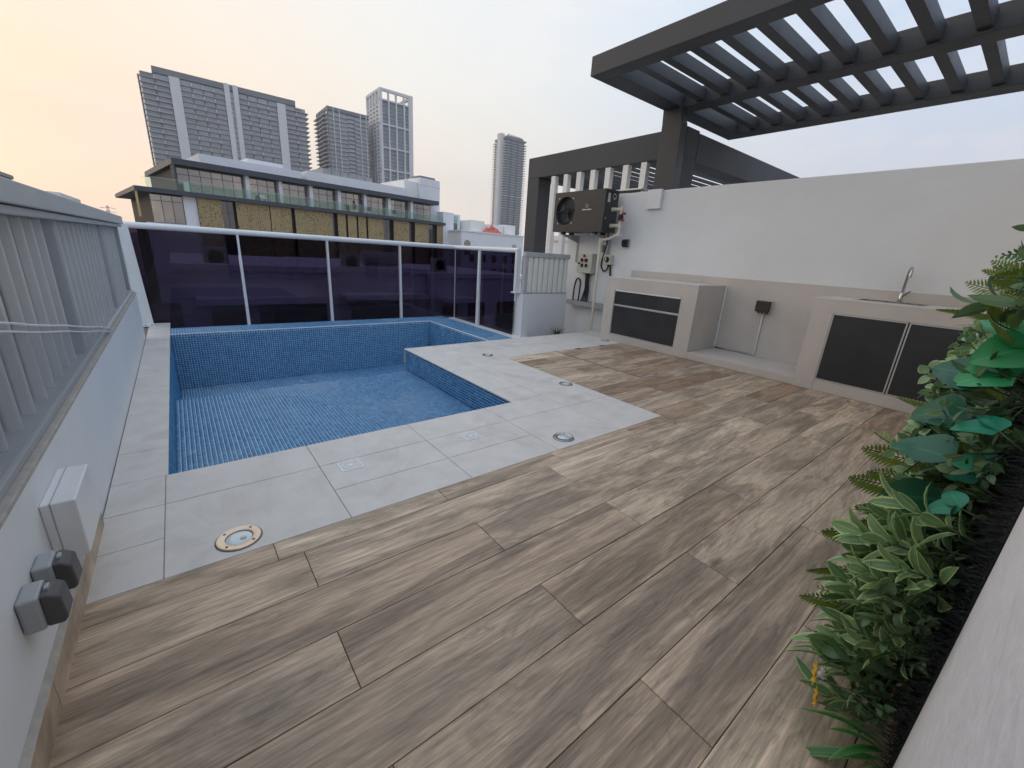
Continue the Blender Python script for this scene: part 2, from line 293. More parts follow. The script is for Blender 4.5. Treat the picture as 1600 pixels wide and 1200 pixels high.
MT = dict(
    wood=wood_material(), mosaic=mosaic_material(),
    tile=mat('grey_porcelain_tile', (.63, .595, .555), .5, .11, 7, bump=.02, bscale=200, dirt=.42, coord='World', detail=8),
    joint=mat('dark_tile_joint', (.17, .15, .135), .9, .2, 30),
    joint_pale=mat('pale_mortar', (.40, .37, .335), .9, .2, 30),
    grout=mat('pale_blue_grout', (.58, .76, .86), .85, .15, 12),
    white_edge=mat('white_pool_edge', (.80, .84, .87), .5, .06, 20),
    wall=mat('painted_white_render', (.74, .755, .76), .75, .045, 2.2, bump=.10, bscale=160, dirt=.10),
    rough=mat('rough_white_plaster', (.80, .80, .815), .85, .05, 9, bump=.40, bscale=34),
    wallblue=mat('white_painted_wall', (.74, .755, .77), .65, .05, 2.5, bump=.04, bscale=140, dirt=.08),
    stone=mat('warm_grey_cladding_tile', (.54, .50, .465), .55, .08, 3, bump=.02, bscale=160, dirt=.12),
    stonepale=mat('pale_grey_counter_top', (.60, .565, .53), .5, .05, 4),
    blackpanel=mat('dark_charcoal_panel', (.026, .027, .031), .38, .30, 3.5, bump=.03, bscale=40),
    alu=mat('brushed_aluminium', (.62, .62, .62), .35, .08, 25, metal=.9, stretch=(1, 1, 30)),
    steel=mat('stainless_steel', (.55, .55, .54), .22, .08, 20, metal=1),
    chrome=mat('chromed_steel', (.48, .48, .48), .14, .05, 20, metal=1),
    cream_steel=mat('pale_gold_steel_ring', (.72, .60, .46), .34, .10, 40, metal=.55),
    pergola=mat('charcoal_painted_steel', (.052, .054, .060), .48, .12, 3, bump=.02, bscale=90),
    pergola_wall=mat('dark_grey_render', (.072, .073, .076), .7, .08, 2, bump=.06, bscale=120),
    whitemetal=mat('white_powder_coat', (.74, .76, .77), .38, .05, 8),
    greyframe=mat('pale_grey_powder_coat', (.46, .475, .475), .5, .06, 6),
    slatw=mat('off_white_slat', (.84, .83, .79), .5, .05, 5),
    ac=mat('heat_pump_casing', (.030, .032, .034), .42, .10, 6, bump=.03, bscale=180),
    black=mat('black_plastic', (.012, .012, .013), .45, .15, 20),
    blackbrown=mat('dark_brown_plastic', (.032, .027, .018), .45, .15, 20),
    pipe=mat('cream_plastic_pipe', (.62, .575, .47), .5, .08, 14),
    whitepl=mat('white_plastic', (.74, .75, .76), .4, .04, 10),
    greypl=mat('grey_plastic', (.36, .375, .39), .45, .06, 10),
    darkgreypl=mat('dark_grey_plastic', (.075, .072, .072), .5, .08, 14),
    midgrey=mat('gap_darkening_sheet', (.14, .145, .15), .6, .08, 4),
    beigebox=mat('beige_enclosure', (.52, .525, .45), .45, .05, 10),
    red=mat('red_handle', (.42, .02, .03), .45, .1, 10),
    orange=mat('orange_lamp', (.70, .16, .02), .4, .1, 10),
    gold=mat('gold_perforated_metal', (.36, .265, .125), .5, .15, 4, metal=.3),
    golddark=mat('dark_backing', (.05, .043, .03), .8, .1, 4),  # dark brown body behind the gold screens and windows
    fascia=mat('charcoal_fascia', (.055, .062, .078), .6, .08, 3),
    bwhite=mat('white_painted_facade', (.78, .79, .81), .75, .05, .6, dirt=.08),
    bgrey=mat('grey_concrete', (.36, .35, .34), .85, .10, .5, dirt=.15),
    towerwhite=mat('pale_tower_concrete', (.70, .70, .70), .8, .05, .08),
    towergrey=mat('grey_tower_cladding', (.20, .20, .21), .7, .10, .05),
    towerdark=mat('tower_recess', (.15, .155, .17), .55, .15, .06),
    balc=mat('balcony_edge', (.42, .42, .425), .6, .08, .1),
    lowroof=mat('flat_roof', (.42, .41, .40), .9, .12, .3),
    coral=mat('coral_cloth', (.62, .16, .10), .8, .15, 3),
    backing=mat('black_plastic_mesh', (.010, .012, .011), .8, .2, 30, bump=.4, bscale=200),
    lawn=mat('dry_ground', (.24, .20, .155), .95, .25, .05, dirt=.2),
    road=mat('asphalt', (.055, .055, .058), .9, .2, .4),
    terrace_base=mat('screed', (.25, .24, .23), .9, .1, 5),
    darkglass=glass_material('dark_purple_tinted_glass', (.215, .19, .27), 1.35),
    clearglass=glass_material('greenish_balcony_glass', (.80, .90, .865), 1.5),
    film=film_material(),
)
def winmat(name, base, rough=.08, warm=None, metal=0):
    m, t, b = newmat(name)
    tc = mnode(t, 'ShaderNodeTexCoord'); oi = mnode(t, 'ShaderNodeObjectInfo')
    n = mnode(t, 'ShaderNodeTexNoise', {'Vector': tc.outputs['Object'], 'Scale': .7, 'Detail': 4})
    f = mnode(t, 'ShaderNodeMath', {0: oi.outputs['Random'], 1: n.outputs[0]}, operation='MULTIPLY')
    c = mnode(t, 'ShaderNodeMix', {'Factor': f.outputs[0], 'A': c4(base), 'B': c4(warm or [x*2.2 for x in base])}, data_type='RGBA')
    t.links.new(c.outputs['Result'], b.inputs['Base Color']); b.inputs['Roughness'].default_value = rough; b.inputs['Specular IOR Level'].default_value = .6; b.inputs['Metallic'].default_value = metal
    return m
MT['win'] = winmat('window_glass', (.20, .20, .195), .05, (.50, .44, .36), .75)
MT['windark'] = winmat('dark_window_glass', (.10, .10, .10), .05, (.24, .22, .19), .6)
MT['winblue'] = winmat('blue_grey_window_glass', (.16, .20, .235), .15, (.28, .33, .37))
MT['wintower'] = winmat('tower_window', (.30, .32, .345), .2, (.46, .475, .49))
# lens of the in-ground lamps (unlit)
m_, t_, b_ = newmat('lamp_lens'); b_.inputs['Base Color'].default_value = (.62, .70, .74, 1); b_.inputs['Roughness'].default_value = .08; b_.inputs['Coat Weight'].default_value = .6; MT['lens'] = m_

# ================================================================== THE TERRACE FLOOR
KX = 4.62          # front plane of the outdoor kitchen
WX = 5.30          # face of the rendered wall behind the kitchen
GX, GY = 3.95, 6.70  # glass balustrade: corner
floor = MB()
floor.box(-.62, 5.32, -.6, 2.25, -.30, -.0105).box(1.86, 5.32, 2.25, 4.20, -.30, -.0105).box(-.62, -.19, 2.25, 6.62, -.30, -.0105)
floor = floor.build('terrace_floor', MT['joint']); tag(floor, kind='structure')
floor['label'] = 'terrace floor of wood look planks and grey pool side tiles'
def slab_mesh(lx, ly, name, m, h=.010, bev=.0012):
    return MB().box(-lx/2, lx/2, -ly/2, ly/2, -h, 0).mesh(name, m, bevel=bev, segs=1)
pc = {}
def piece(name, x0, x1, y0, y1, m, gap=.0022, lift=True):
    lx, ly = round(x1-x0-gap, 3), round(y1-y0-gap, 3)
    if lx < .012 or ly < .012: return
    k = (name, lx, ly)
    if k not in pc: pc[k] = slab_mesh(lx, ly, name, m)
    o = inst(name, pc[k], floor, ((x0+x1)/2, (y0+y1)/2, random.uniform(-.0006, .0004) if lift else 0))
    o.color = (random.random(), random.random(), random.random(), 1)
    if name == 'plank': o.rotation_euler = (0, 0, random.uniform(-.0006, .0006))
    return o
PL, PW = 1.185, .2
TX, TY = 2.645, 1.495     # corner of the tiled strip
TONES = {0: (.47, .60, .66, .40), 1: (.25, .44, .64, .3), 2: (.58, .25, .62, .3, .6), 3: (.31, .24, .44, .7), 4: (.55, .53, .40, .5, .2), 5: (.27, .50, .45, .6), 6: (.6, .66, .62, .6), 7: (.5, .6, .5)}
def row(y0, y1, xa, xb, joints, tones=None):
    xs = [xa]+[j for j in joints if xa+.03 < j < xb-.03]+[xb]
    for i, (a, b) in enumerate(zip(xs, xs[1:])):
        o = piece('plank', a, b, y0, y1, MT['wood'])
        if o and tones and i < len(tones): o.color[0] = tones[i]
J1 = [.215+PL*k for k in range(-1, 6)]; J2 = [.82+PL*k for k in range(-2, 6)]
for j in range(0, 8):
    row(1.39-.2*(j+1), 1.39-.2*j, -.362, KX-.004 if j < 6 else KX-.004, J1 if j % 2 == 0 else J2, TONES[j])
row(1.39, TY, -.362, TX, [.135, .806, 1.52, 2.2], (.50, .64, .45, .58, .2))
for k in range(10):
    y0 = 1.39+.2*k; y1 = y0+.2
    jj = sorted((J2 if k % 2 == 0 else J1) + ([3.38] if k >= 4 else []) + ([3.98 if k % 2 else 3.02] if k >= 4 else []))
    row(y0, y1, TX, KX-.004, jj)
gbd = MB().box(-.362, TX-.002, TY+.002, 2.249, -.0104, -.0050).box(1.862, TX-.002, 2.249, 3.397, -.0104, -.0050).box(1.862, 5.29, 3.397, 4.188, -.0104, -.0050).box(-.362, -.192, 2.249, 6.60, -.0104, -.0050)
gbd.build('grout_bed', MT['joint_pale'], floor, off=(0, 0, 0))
# grey porcelain pool surround
T = lambda x0, x1, y0, y1: piece('tile', x0, x1, y0, y1, MT['tile'], gap=.0028)
XS = [-.362, -.175, .417, 1.0, 1.592, 2.155, TX]
for a, b in zip(XS, XS[1:]):
    if a in (-.175, 1.592, 2.155): T(a, b, TY, 1.99)
    else: T(a, b, TY, 1.737); T(a, b, 1.737, 1.99)
for a, b in zip(XS[1:4], XS[2:5]): T(a, b, 1.99, 2.262)
T(1.592, 2.155, 1.99, 2.262)
T(-.362, -.175, 1.99, 2.262)
ys = [2.262, 2.548, 3.172, 3.80, 4.205]
for a, b in zip(ys, ys[1:]): T(1.845, 2.155, a, b)
for a, b in zip([1.99]+ys[1:3]+[3.40], ys[1:3]+[3.40]): T(2.155, TX, a, b)
T(2.155, 2.645, 3.40, 3.80); T(2.155, 2.645, 3.80, 4.205)
xs = [2.645, 3.24, 3.83, 4.42, 4.62]
for a, b in zip(xs, xs[1:]): T(a, b, 3.395, 3.80); T(a, b, 3.80, 4.205)
T(4.62, 5.29, 3.79, 4.205)
ys = [2.262, 2.60, 3.19, 3.78, 4.37, 4.96, 5.55, 6.14, 6.61]
for a, b in zip(ys, ys[1:]): T(-.362, -.165, a, b)
MB().box(1.846, 5.30, 4.190, 4.206, -.16, -.0105).build('tile_edge', MT['tile'], floor, off=(0, 0, 0))

# ================================================================== THE POOL
pool = thing('swimming_pool', 'empty pool lined with small blue mosaic tiles, with a shallow ledge', 'pool', (0, 2.25, 0))
PX0, PX1, PX2, PY0, PYS, PYC, PY1 = -.17, 1.857, 2.98, 2.25, 4.14, 4.19, 5.80
ZS, ZD = -.24, -.64
sh = MB()
sh.box(PX0-.012, PX1+.012, PY0-.012, PYS, ZS-.2, ZS-.002)                      # shallow ledge
sh.box(PX0-.012, PX2+.012, PYS-.002, PY1+.012, ZD-.15, ZD-.002)                # deep floor
sh.box(PX0-.10, PX0-.002, PY0-.012, PY1+.012, ZD, -.013)                       # side walls
sh.box(PX0-.012, PX1+.1, PY0-.10, PY0-.002, ZS-.2, -.013)
sh.box(PX1+.002, PX1+.09, PY0, PYC-.002, ZD, -.013)
sh.box(PX1+.06, PX2+.09, PYC-.09, PYC-.002, ZD, -.165)
sh.box(PX0-.012, PX2+.42, PY1+.002, PY1+.40, ZD, -.004)                        # wide overflow edges
sh.box(PX2+.002, PX2+.42, PYC+.01, PY1, ZD, -.004)
sh.build('shell', MT['grout'], pool)
MB().box(PX0, PX2+.012, PY1-.001, PY1+.014, -.03, .0005).box(PX2-.001, PX2+.013, PYC+.01, PY1, -.03, .0005).build('edge_strip', MT['white_edge'], pool)
def mosaic(name, org, u, v, n, lu, lv, p=.025, g=.0040, h=.0016):
    org, u, v, n = (np.array(x, float) for x in (org, u, v, n))
    nu, nv = max(1, round(lu/p)), max(1, round(lv/p)); pu, pv = lu/nu, lv/nv
    I, Jx = np.meshgrid(np.arange(nu), np.arange(nv), indexing='ij'); I = I.ravel(); Jx = Jx.ravel(); k = len(I)
    jit = rng.normal(0, .00018, (k, 4))
    a0 = I*pu+g/2+jit[:, 0]; a1 = (I+1)*pu-g/2+jit[:, 1]; b0 = Jx*pv+g/2+jit[:, 2]; b1 = (Jx+1)*pv-g/2+jit[:, 3]
    hh = h+rng.normal(0, .0001, k)
    P = []
    for (aa, bb, e) in ((a0, b0, 0), (a1, b0, 0), (a1, b1, 0), (a0, b1, 0), (a0, b0, 1), (a1, b0, 1), (a1, b1, 1), (a0, b1, 1)):
        s_ = .0006*(e); da = np.where(aa is a0, 1, -1)*s_
        P.append(org+np.outer(aa + (s_ if aa is a0 else -s_), u)+np.outer(bb + (s_ if bb is b0 else -s_), v)+np.outer(hh*e-.003*(1-e), n))
    V = np.stack(P, 1).reshape(-1, 3)
    fq = np.array([(4,5,6,7),(0,1,5,4),(1,2,6,5),(2,3,7,6),(3,0,4,7)])
    if np.dot(np.cross(u, v), n) < 0: fq = fq[:, ::-1]
    Fq = (np.arange(k)[:, None, None]*8+fq[None]).reshape(-1)
    me = bpy.data.meshes.new(name); V = V-np.array(pool.location)
    me.vertices.add(len(V)); me.vertices.foreach_set('co', V.astype(np.float32).ravel())
    me.loops.add(len(Fq)); me.loops.foreach_set('vertex_index', Fq.astype(np.int32))
    nf = len(Fq)//4; me.polygons.add(nf); me.polygons.foreach_set('loop_start', np.arange(0, nf*4, 4, dtype=np.int32))
    me.update(calc_edges=True); me.validate(); me.materials.append(MT['mosaic'])
    o = link(bpy.data.objects.new(name, me), pool); o['kind'] = 'stuff'; return o
X_, Y_, Z_ = (1, 0, 0), (0, 1, 0), (0, 0, 1); nX, nY = (-1, 0, 0), (0, -1, 0)
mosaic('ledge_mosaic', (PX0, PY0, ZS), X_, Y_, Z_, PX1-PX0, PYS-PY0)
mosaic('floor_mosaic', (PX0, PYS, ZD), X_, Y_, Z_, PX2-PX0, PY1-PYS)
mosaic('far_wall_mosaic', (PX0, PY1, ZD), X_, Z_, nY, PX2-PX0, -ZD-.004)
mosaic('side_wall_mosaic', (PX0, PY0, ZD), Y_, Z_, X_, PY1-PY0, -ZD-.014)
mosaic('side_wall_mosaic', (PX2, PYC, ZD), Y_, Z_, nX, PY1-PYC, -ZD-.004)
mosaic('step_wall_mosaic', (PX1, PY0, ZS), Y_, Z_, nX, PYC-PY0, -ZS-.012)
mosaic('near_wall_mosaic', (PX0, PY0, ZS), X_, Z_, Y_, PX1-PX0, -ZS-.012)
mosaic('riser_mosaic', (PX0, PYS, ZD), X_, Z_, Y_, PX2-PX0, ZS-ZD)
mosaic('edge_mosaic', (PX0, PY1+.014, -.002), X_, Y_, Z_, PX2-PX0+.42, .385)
mosaic('edge_mosaic', (PX2+.014, PYC+.02, -.002), X_, Y_, Z_, .40, PY1-PYC-.01)
ch = MB(); ch.box(3.42, 3.74, 4.2, 6.9, -.5, -.36).box(3.73, 4.10, 4.2, 6.98, -.5, -.135).box(-.35, 3.73, 6.6, 6.98, -.5, -.135).box(-.2, 3.73, 6.2, 6.6, -.5, -.36)
ch.build('overflow_channel', MT['wallblue'], pool)

# ================================================================== LEFT BOUNDARY WALL + SCREEN
lw = thing('boundary_wall', 'low white wall under the slatted screen along the pool', 'wall', (-.45, 3, 0))
MB().box(-.56, -.365, -1.2, 5.69, -.4, .455).build('wall_body', MT['wallblue'], lw, bevel=.006)
MB().box(-.575, -.362, -1.2, 5.685, .4555, .470).build('coping', MT['joint_pale'], lw, bevel=.003)
for a, b in ((-.60, .05), (.055, 1.14), (1.143, 1.95)):
    bl = MB().box(-(b-a)/2, (b-a)/2, -.006, .006, -.045, .045).mesh('baseboard', MT['wood'], bevel=.001)
    inst('baseboard', bl, lw, (-.358+.45, (a+b)/2-3, .036), (0, 0, R(90))).color = (.36, random.random(), 0, 1)
MB().prism([(-.365, .080), (-.352, .080), (-.365, .094)], 1, -.6, 1.95).build('mortar_fillet', MT['joint_pale'], lw)
sf = thing('slatted_screen', 'tall pale grey slatted screen wrapped in cloudy plastic film', 'fence', (-.42, 3, .47))
MB().box(-.50, -.355, -1.2, 5.70, 1.115, 1.185).box(-.47, -.372, -1.2, 5.70, 1.085, 1.112).build('top_rail', MT['greyframe'], sf, bevel=.004)
MB().box(-.46, -.38, -1.2, 5.66, .471, .492).build('bottom_rail', MT['greyframe'], sf, bevel=.003)
slat = MB().box(-.016, .016, -.042, .042, 0, .60).mesh('slat', MT['slatw'], bevel=.006)
y = -.2
while y < 5.60:
    inst('slat', slat, sf, (-.02, y-3, .015), (0, 0, R(14)+random.uniform(-.05, .05))); y += .150
MB().box(-.500, -.488, -1.2, 5.65, .472, 1.114).build('back_panel', MT['midgrey'], sf)  # grey sheet added behind the slats to darken the gaps
post = MB().box(-.025, .025, -.02, .02, 0, .62).mesh('post', MT['greyframe'], bevel=.003)
for y in (1.0, 2.75, 4.35, 5.66): inst('post', post, sf, (-.005, y-3, .002))
def sheet(name, top, y0, y1, x, m, n=90):
    b = MB(); vs = []; fs = []; k = 6
    for i in range(n+1):
        yy = y0+(y1-y0)*i/n; zt = top(yy)
        for j in range(k+1):
            z = .476+(zt-.476)*j/k
            vs.append((x+(.005*math.sin(yy*9+j*.6)+.002*math.sin(yy*31+z*7))*min(1, j/2), yy, z))
    for i in range(n):
        for j in range(k): a = i*(k+1)+j; fs.append((a, a+1, a+k+2, a+k+1))
    return b.add(vs, fs).build(name, m, sf, smooth=True)
sheet('plastic_film', lambda y: 1.09, -1.0, 5.64, -.392, MT['film'])
sheet('plastic_film', lambda y: max(.49, .826-.177*(y-1.55)+.0015*math.sin(y*9)), -1.0, 3.44, -.376, MT['film'])
hem = MB(); pts = []
for i in range(60):
    yy = -.9+(3.40+.9)*i/59; pts.append((-.366+.004*math.sin(yy*20), yy, max(.49, .826-.177*(yy-1.55)+.0015*math.sin(yy*9))))
hem.tube(pts, .0035, 5).tube([(x-.002, y_, z_-.022) for x, y_, z_ in pts], .003, 5).build('film_hem', MT['whitepl'], sf)
jb = thing('junction_box', 'pale grey square junction box on the low white wall above the sockets', 'junction box', (-.365, 1.55, .21))
MB().box(-.365, -.298, 1.43, 1.66, .205, .376).build('case', MT['whitepl'], jb, bevel=.004)
MB().box(-.3465, -.3435, 1.4285, 1.6615, .2035, .3775).build('lid_seam', MT['greypl'], jb, bevel=.002)
def socket(y, z, label):
    s = thing('power_socket', label, 'socket', (-.365, y, z), group=None)
    MB().box(-.364, -.330, y-.036, y+.036, z-.042, z+.042).build('case', MT['greypl'], s, bevel=.006)
    lidp = [(-.331, z+.040), (-.318, z+.040), (-.300, z+.026), (-.297, z-.032), (-.304, z-.042), (-.331, z-.040)]
    MB().prism(lidp, 1, y-.031, y+.031).build('lid', MT['darkgreypl'], s, bevel=.005)
    MB().box(-.326, -.318, y-.010, y+.010, z+.037, z+.046).build('hinge', MT['greypl'], s, bevel=.002)
socket(1.292, .262, 'grey weatherproof wall socket nearer the junction box')
socket(1.168, .268, 'grey weatherproof wall socket farther from the junction box, nearest the camera')

# ================================================================== GLASS BALUSTRADE
gb = thing('glass_balustrade', 'dark purple tinted glass balustrade with white posts and handrail behind the pool', 'balustrade', (1.8, GY, -.13))
PXs = [-.56, .668, 1.767, 2.886, GX]
MB().tube([(-.56, GY, 1.122), (GX, GY, 1.122)], .036, 16).build('handrail', MT['whitemetal'], gb, smooth=True)
MB().tube([(GX, GY+.03, 1.122), (GX, 4.90, 1.122)], .034, 16).build('handrail', MT['whitemetal'], gb, smooth=True)
for a, b in zip(PXs, PXs[1:]):
    MB().box(a+.012, b-.012, GY-.006, GY+.006, -.125, 1.088).build('glass_panel', MT['darkglass'], gb)
for a, b in ((4.95, 5.87), (5.895, GY-.012)):
    MB().box(GX-.006, GX+.006, a, b, -.125, 1.088).build('glass_panel', MT['darkglass'], gb)
for x in PXs[1:-1]:
    MB().prism([(x-.014, -.13), (x+.022, -.13), (x+.014, 1.09), (x-.009, 1.09)], 1, GY-.055, GY-.012).build('post', MT['whitemetal'], gb, bevel=.003)
    MB().box(x-.006, x+.006, GY-.011, GY+.018, -.13, 1.088).build('clamp_strip', MT['greyframe'], gb)
MB().box(GX-.014, GX+.014, GY-.016, GY+.016, -.13, 1.10).build('post', MT['whitemetal'], gb, bevel=.003)
MB().prism([(5.862, 1.09), (5.904, 1.09), (5.925, -.13), (5.842, -.13)], 0, GX-.045, GX-.010).build('post', MT['whitemetal'], gb, bevel=.003)
MB().box(GX-.03, GX+.045, 4.895, 4.945, .515, 1.10).build('post', MT['whitemetal'], gb, bevel=.004)
MB().box(GX-.055, GX+.10, 4.86, 4.97, .512, .530).build('base_plate', MT['whitemetal'], gb, bevel=.003)
MB().prism([(-.56, .004), (-.312, .004), (-.368, 1.13), (-.56, 1.13)], 1, 6.415, 6.433).build('brace', MT['whitemetal'], gb, bevel=.003)
MB().box(-.42, -.295, 6.36, 6.413, .0005, .012).build('base_plate', MT['whitemetal'], gb, bevel=.002)
for dx in (-.385, -.33): MB().lathe([(.009, 0), (.009, .006), (.004, .009)], (dx, 6.385, .012), n=10).build('bolt', MT['darkgreypl'], gb)

# ================================================================== LOW WALL + WHITE SLAT FENCE (end of the terrace)
lo = thing('low_wall', 'low white wall under the short slat fence', 'wall', (4.4, 4.85, -.3))
MB().box(4.05, 4.905, 4.78, 4.965, -.5, .508).box(3.985, 4.05, 4.782, 4.966, -.5, .508).build('wall_body', MT['wallblue'], lo, bevel=.004)
wf = thing('slat_fence', 'short off-white vertical slat fence on top of the low wall', 'fence', (4.4, 4.84, .51))
MB().box(3.985, 4.90, 4.775, 4.84, 1.045, 1.112).build('top_rail', MT['greyframe'], wf, bevel=.004)
MB().box(3.985, 4.04, 4.78, 4.835, .5105, 1.043).build('post', MT['greyframe'], wf, bevel=.003)
MB().box(4.04, 4.90, 4.785, 4.83, .5105, .532).build('bottom_rail', MT['greyframe'], wf, bevel=.002)
sl = MB().box(-.036, .036, -.012, .012, 0, .512).mesh('slat', MT['slatw'], bevel=.003)
for i in range(8): inst('slat', sl, wf, (4.098+i*.1065-4.4, -.035, .0225))
sl2 = MB().box(-.036, .036, -.006, .006, 0, .512).mesh('back_slat', MT['slatw'], bevel=.002)
for i in range(8): inst('back_slat', sl2, wf, (4.151+i*.1065-4.4 - (.02 if i == 7 else 0), -.012, .0225))

# ================================================================== THE RENDERED WALL BEHIND THE KITCHEN
kw = thing('rendered_wall', 'high white rendered wall behind the outdoor kitchen', 'wall', (5.4, 2, 0))
MB().box(WX, 5.50, -.6, 5.27, -.5, 2.012).build('wall_body', MT['wall'], kw, bevel=.008)
MB().box(WX-.004, WX+.004, 3.93, 4.39, 2.014, 2.046).build('slot', MT['black'], kw)
MB().box(WX-.012, 5.46, 3.90, 4.45, 2.046, 2.066).build('sill', MT['slatw'], kw, bevel=.003)
cp = thing('cover_box', 'pale grey box cover on top of the white wall at the pergola post', 'cover', (5.27, 3.66, 1.78))
MB().box(5.245, 5.298, 3.545, 3.765, 1.775, 2.020).build('cover', MT['whitepl'], cp, bevel=.004)
# wall the green panel hangs on (beside the camera)
pw = thing('plaster_wall', 'rough white plaster wall at the right edge beside the plants', 'wall', (1, -.2, 0))
MB().box(-2.5, 1.055, -.35, -.072, -.3, 2.4).build('wall_body', MT['rough'], pw, bevel=.006)
MB().box(1.055, 5.295, -.35, -.10, -.3, 2.0).build('wall_body', MT['wall'], pw)

# ================================================================== OUTDOOR KITCHEN
ok_ = thing('outdoor_kitchen', 'built-in outdoor kitchen counter clad in warm grey tile with black doors', 'kitchen', (5.0, 1.8, 0))
CT = .856
def part(b, name, m, parent, bevel=0, smooth=False):
    root = parent
    while root.parent is not None: root = root.parent
    return b.build(name, m, parent, bevel, smooth, off=tuple(root.location))
KB = 5.27
# left block: shell round a recess
b = MB(); y0, y1 = 2.445, 3.770; dy0, dy1, dz0, dz1 = 2.625, 3.612, .093, .699
b.box(KX, KX+.03, y0, dy0, 0, CT-.012).box(KX, KX+.03, dy1, y1, 0, CT-.012).box(KX, KX+.03, dy0, dy1, 0, dz0).box(KX, KX+.03, dy0, dy1, dz1, CT-.012)
part(b, 'front_panel', MT['stone'], ok_)
part(MB().box(KX+.03, KB, y0, y0+.03, 0, CT-.012), 'side_panel', MT['stone'], ok_)
part(MB().box(KX+.03, KB, y1-.03, y1, 0, CT-.012), 'side_panel', MT['stone'], ok_)
part(MB().box(KX-.002, KB+.02, y0-.002, y1+.002, CT-.0118, CT), 'counter_top', MT['stonepale'], ok_, bevel=.003)
def door(y0, y1, z0, z1, frames=True, group=None):
    d = part(MB().box(KX+.008, KX+.018, y0+.010, y1-.010, z0+.010, z1-.010), 'door', MT['blackpanel'], ok_, bevel=.002)
    f = MB().box(KX+.003, KX+.020, y0+.002, y1-.002, z0+.002, z0+.012).box(KX+.003, KX+.020, y0+.002, y1-.002, z1-.012, z1-.002)
    f.box(KX+.003, KX+.020, y0+.002, y0+.012, z0+.012, z1-.012).box(KX+.003, KX+.020, y1-.012, y1-.002, z0+.012, z1-.012)
    part(f, 'door_frame', MT['alu'], d)
door(dy0, dy1, dz0, .494); door(dy0, dy1, .494, dz1)
part(MB().box(KX-.003, KX+.010, dy0+.01, dy1-.01, .488, .500), 'trim', MT['alu'], ok_, bevel=.002)
part(MB().box(KX-.003, KX+.012, dy0+.01, dy1-.01, dz1-.022, dz1-.004), 'trim', MT['whitemetal'], ok_, bevel=.002)
part(MB().box(KX+.02, KX+.03, dy0, dy1, dz0, dz1), 'recess', MT['black'], ok_)
# niche between the blocks
part(MB().box(KX-.002, KB, 1.312, y0-.003, 0, .083), 'plinth', MT['stone'], ok_, bevel=.003)
part(MB().box(KB, KB+.026, 1.29, y0+.03, .083, CT+.01), 'back_panel', MT['stone'], ok_)
# right block with the sink
y0, y1 = -.09, 1.312; ra, rb, rz0, rz1 = .10, 1.146, .106, .728
b = MB(); b.box(KX, KX+.03, y0, ra, 0, CT-.012).box(KX, KX+.03, rb, y1, 0, CT-.012).box(KX, KX+.03, ra, rb, 0, rz0).box(KX, KX+.03, ra, rb, rz1, CT-.012)
part(b, 'front_panel', MT['stone'], ok_)
part(MB().box(KX-.0015, KX+.001, 1.143, 1.1455, 0, rz0), 'panel_joint', MT['joint'], ok_)
part(MB().box(KX+.03, KB, y1-.03, y1, 0, CT-.012), 'side_panel', MT['stone'], ok_)
part(MB().box(KX+.03, KB, y0, y0+.03, 0, CT-.012), 'side_panel', MT['stone'], ok_)
sx0, sx1, sy0, sy1 = 4.80, 5.12, .60, 1.06
part(MB().box(KX-.002, sx0, y0, y1+.002, CT-.0118, CT).box(sx1, KB+.02, y0, y1+.002, CT-.0118, CT).box(sx0, sx1, y0, sy0, CT-.0118, CT).box(sx0, sx1, sy1, y1+.002, CT-.0118, CT), 'counter_top', MT['stonepale'], ok_)
door(.628, rb, rz0, rz1); door(ra, .622, rz0, rz1)
part(MB().box(KX+.02, KX+.03, ra, rb, rz0, rz1), 'recess', MT['black'], ok_)
b = MB(); b.box(sx0, sx0+.006, sy0, sy1, CT-.2, CT+.003).box(sx1-.006, sx1, sy0, sy1, CT-.2, CT+.003).box(sx0+.006, sx1-.006, sy0, sy0+.006, CT-.2, CT+.003).box(sx0+.006, sx1-.006, sy1-.006, sy1, CT-.2, CT+.003).box(sx0, sx1, sy0, sy1, CT-.206, CT-.2)
b.box(sx0-.02, sx0, sy0-.02, sy1+.02, CT+.0005, CT+.003).box(sx1, sx1+.02, sy0-.02, sy1+.02, CT+.0005, CT+.003)
part(b, 'sink_bowl', MT['steel'], ok_)
part(MB().box(5.278, 5.2985, -.09, 3.870, CT+.0005, .948), 'backsplash', MT['stone'], ok_, bevel=.002)
fx, fy = 5.17, .815
fa = part(MB().lathe([(.026, 0), (.026, .008), (.019, .012), (.019, .07), (.014, .085)], (fx, fy, CT+.0005), n=20), 'faucet', MT['chrome'], ok_, smooth=True)
pts = [(fx, fy, CT+.08), (fx, fy, 1.10)]+[(fx-.05*(1-math.cos(a)), fy-.015*(1-math.cos(a)), 1.10+.062*math.sin(a)) for a in [i*math.pi/10 for i in range(1, 11)]]+[(fx-.10, fy-.03, 1.075)]
part(MB().tube(pts, .0115, 12), 'spout', MT['chrome'], fa, smooth=True)
part(MB().tube([(fx-.02, fy-.012, CT+.055), (fx-.055, fy-.06, CT+.105)], [.009, .006], 8), 'lever', MT['chrome'], fa, smooth=True)
ob = thing('niche_socket', 'dark brown weatherproof socket in the kitchen niche', 'socket', (5.268, 1.95, .60))
part(MB().box(5.225, 5.268, 1.875, 2.035, .600, .735), 'case', MT['beigebox'], ob, bevel=.006)
part(MB().box(5.175, 5.224, 1.880, 2.030, .605, .730), 'lid', MT['blackbrown'], ob, bevel=.010)
for yy in (1.905, 1.955, 2.0): part(MB().tube([(5.215, yy, .606), (5.215, yy, .588)], .012, 8), 'gland', MT['blackbrown'], ob)
cd = thing('white_conduit', 'thin white conduit running round the kitchen niche to the socket', 'conduit', (5.26, 2.2, .08))
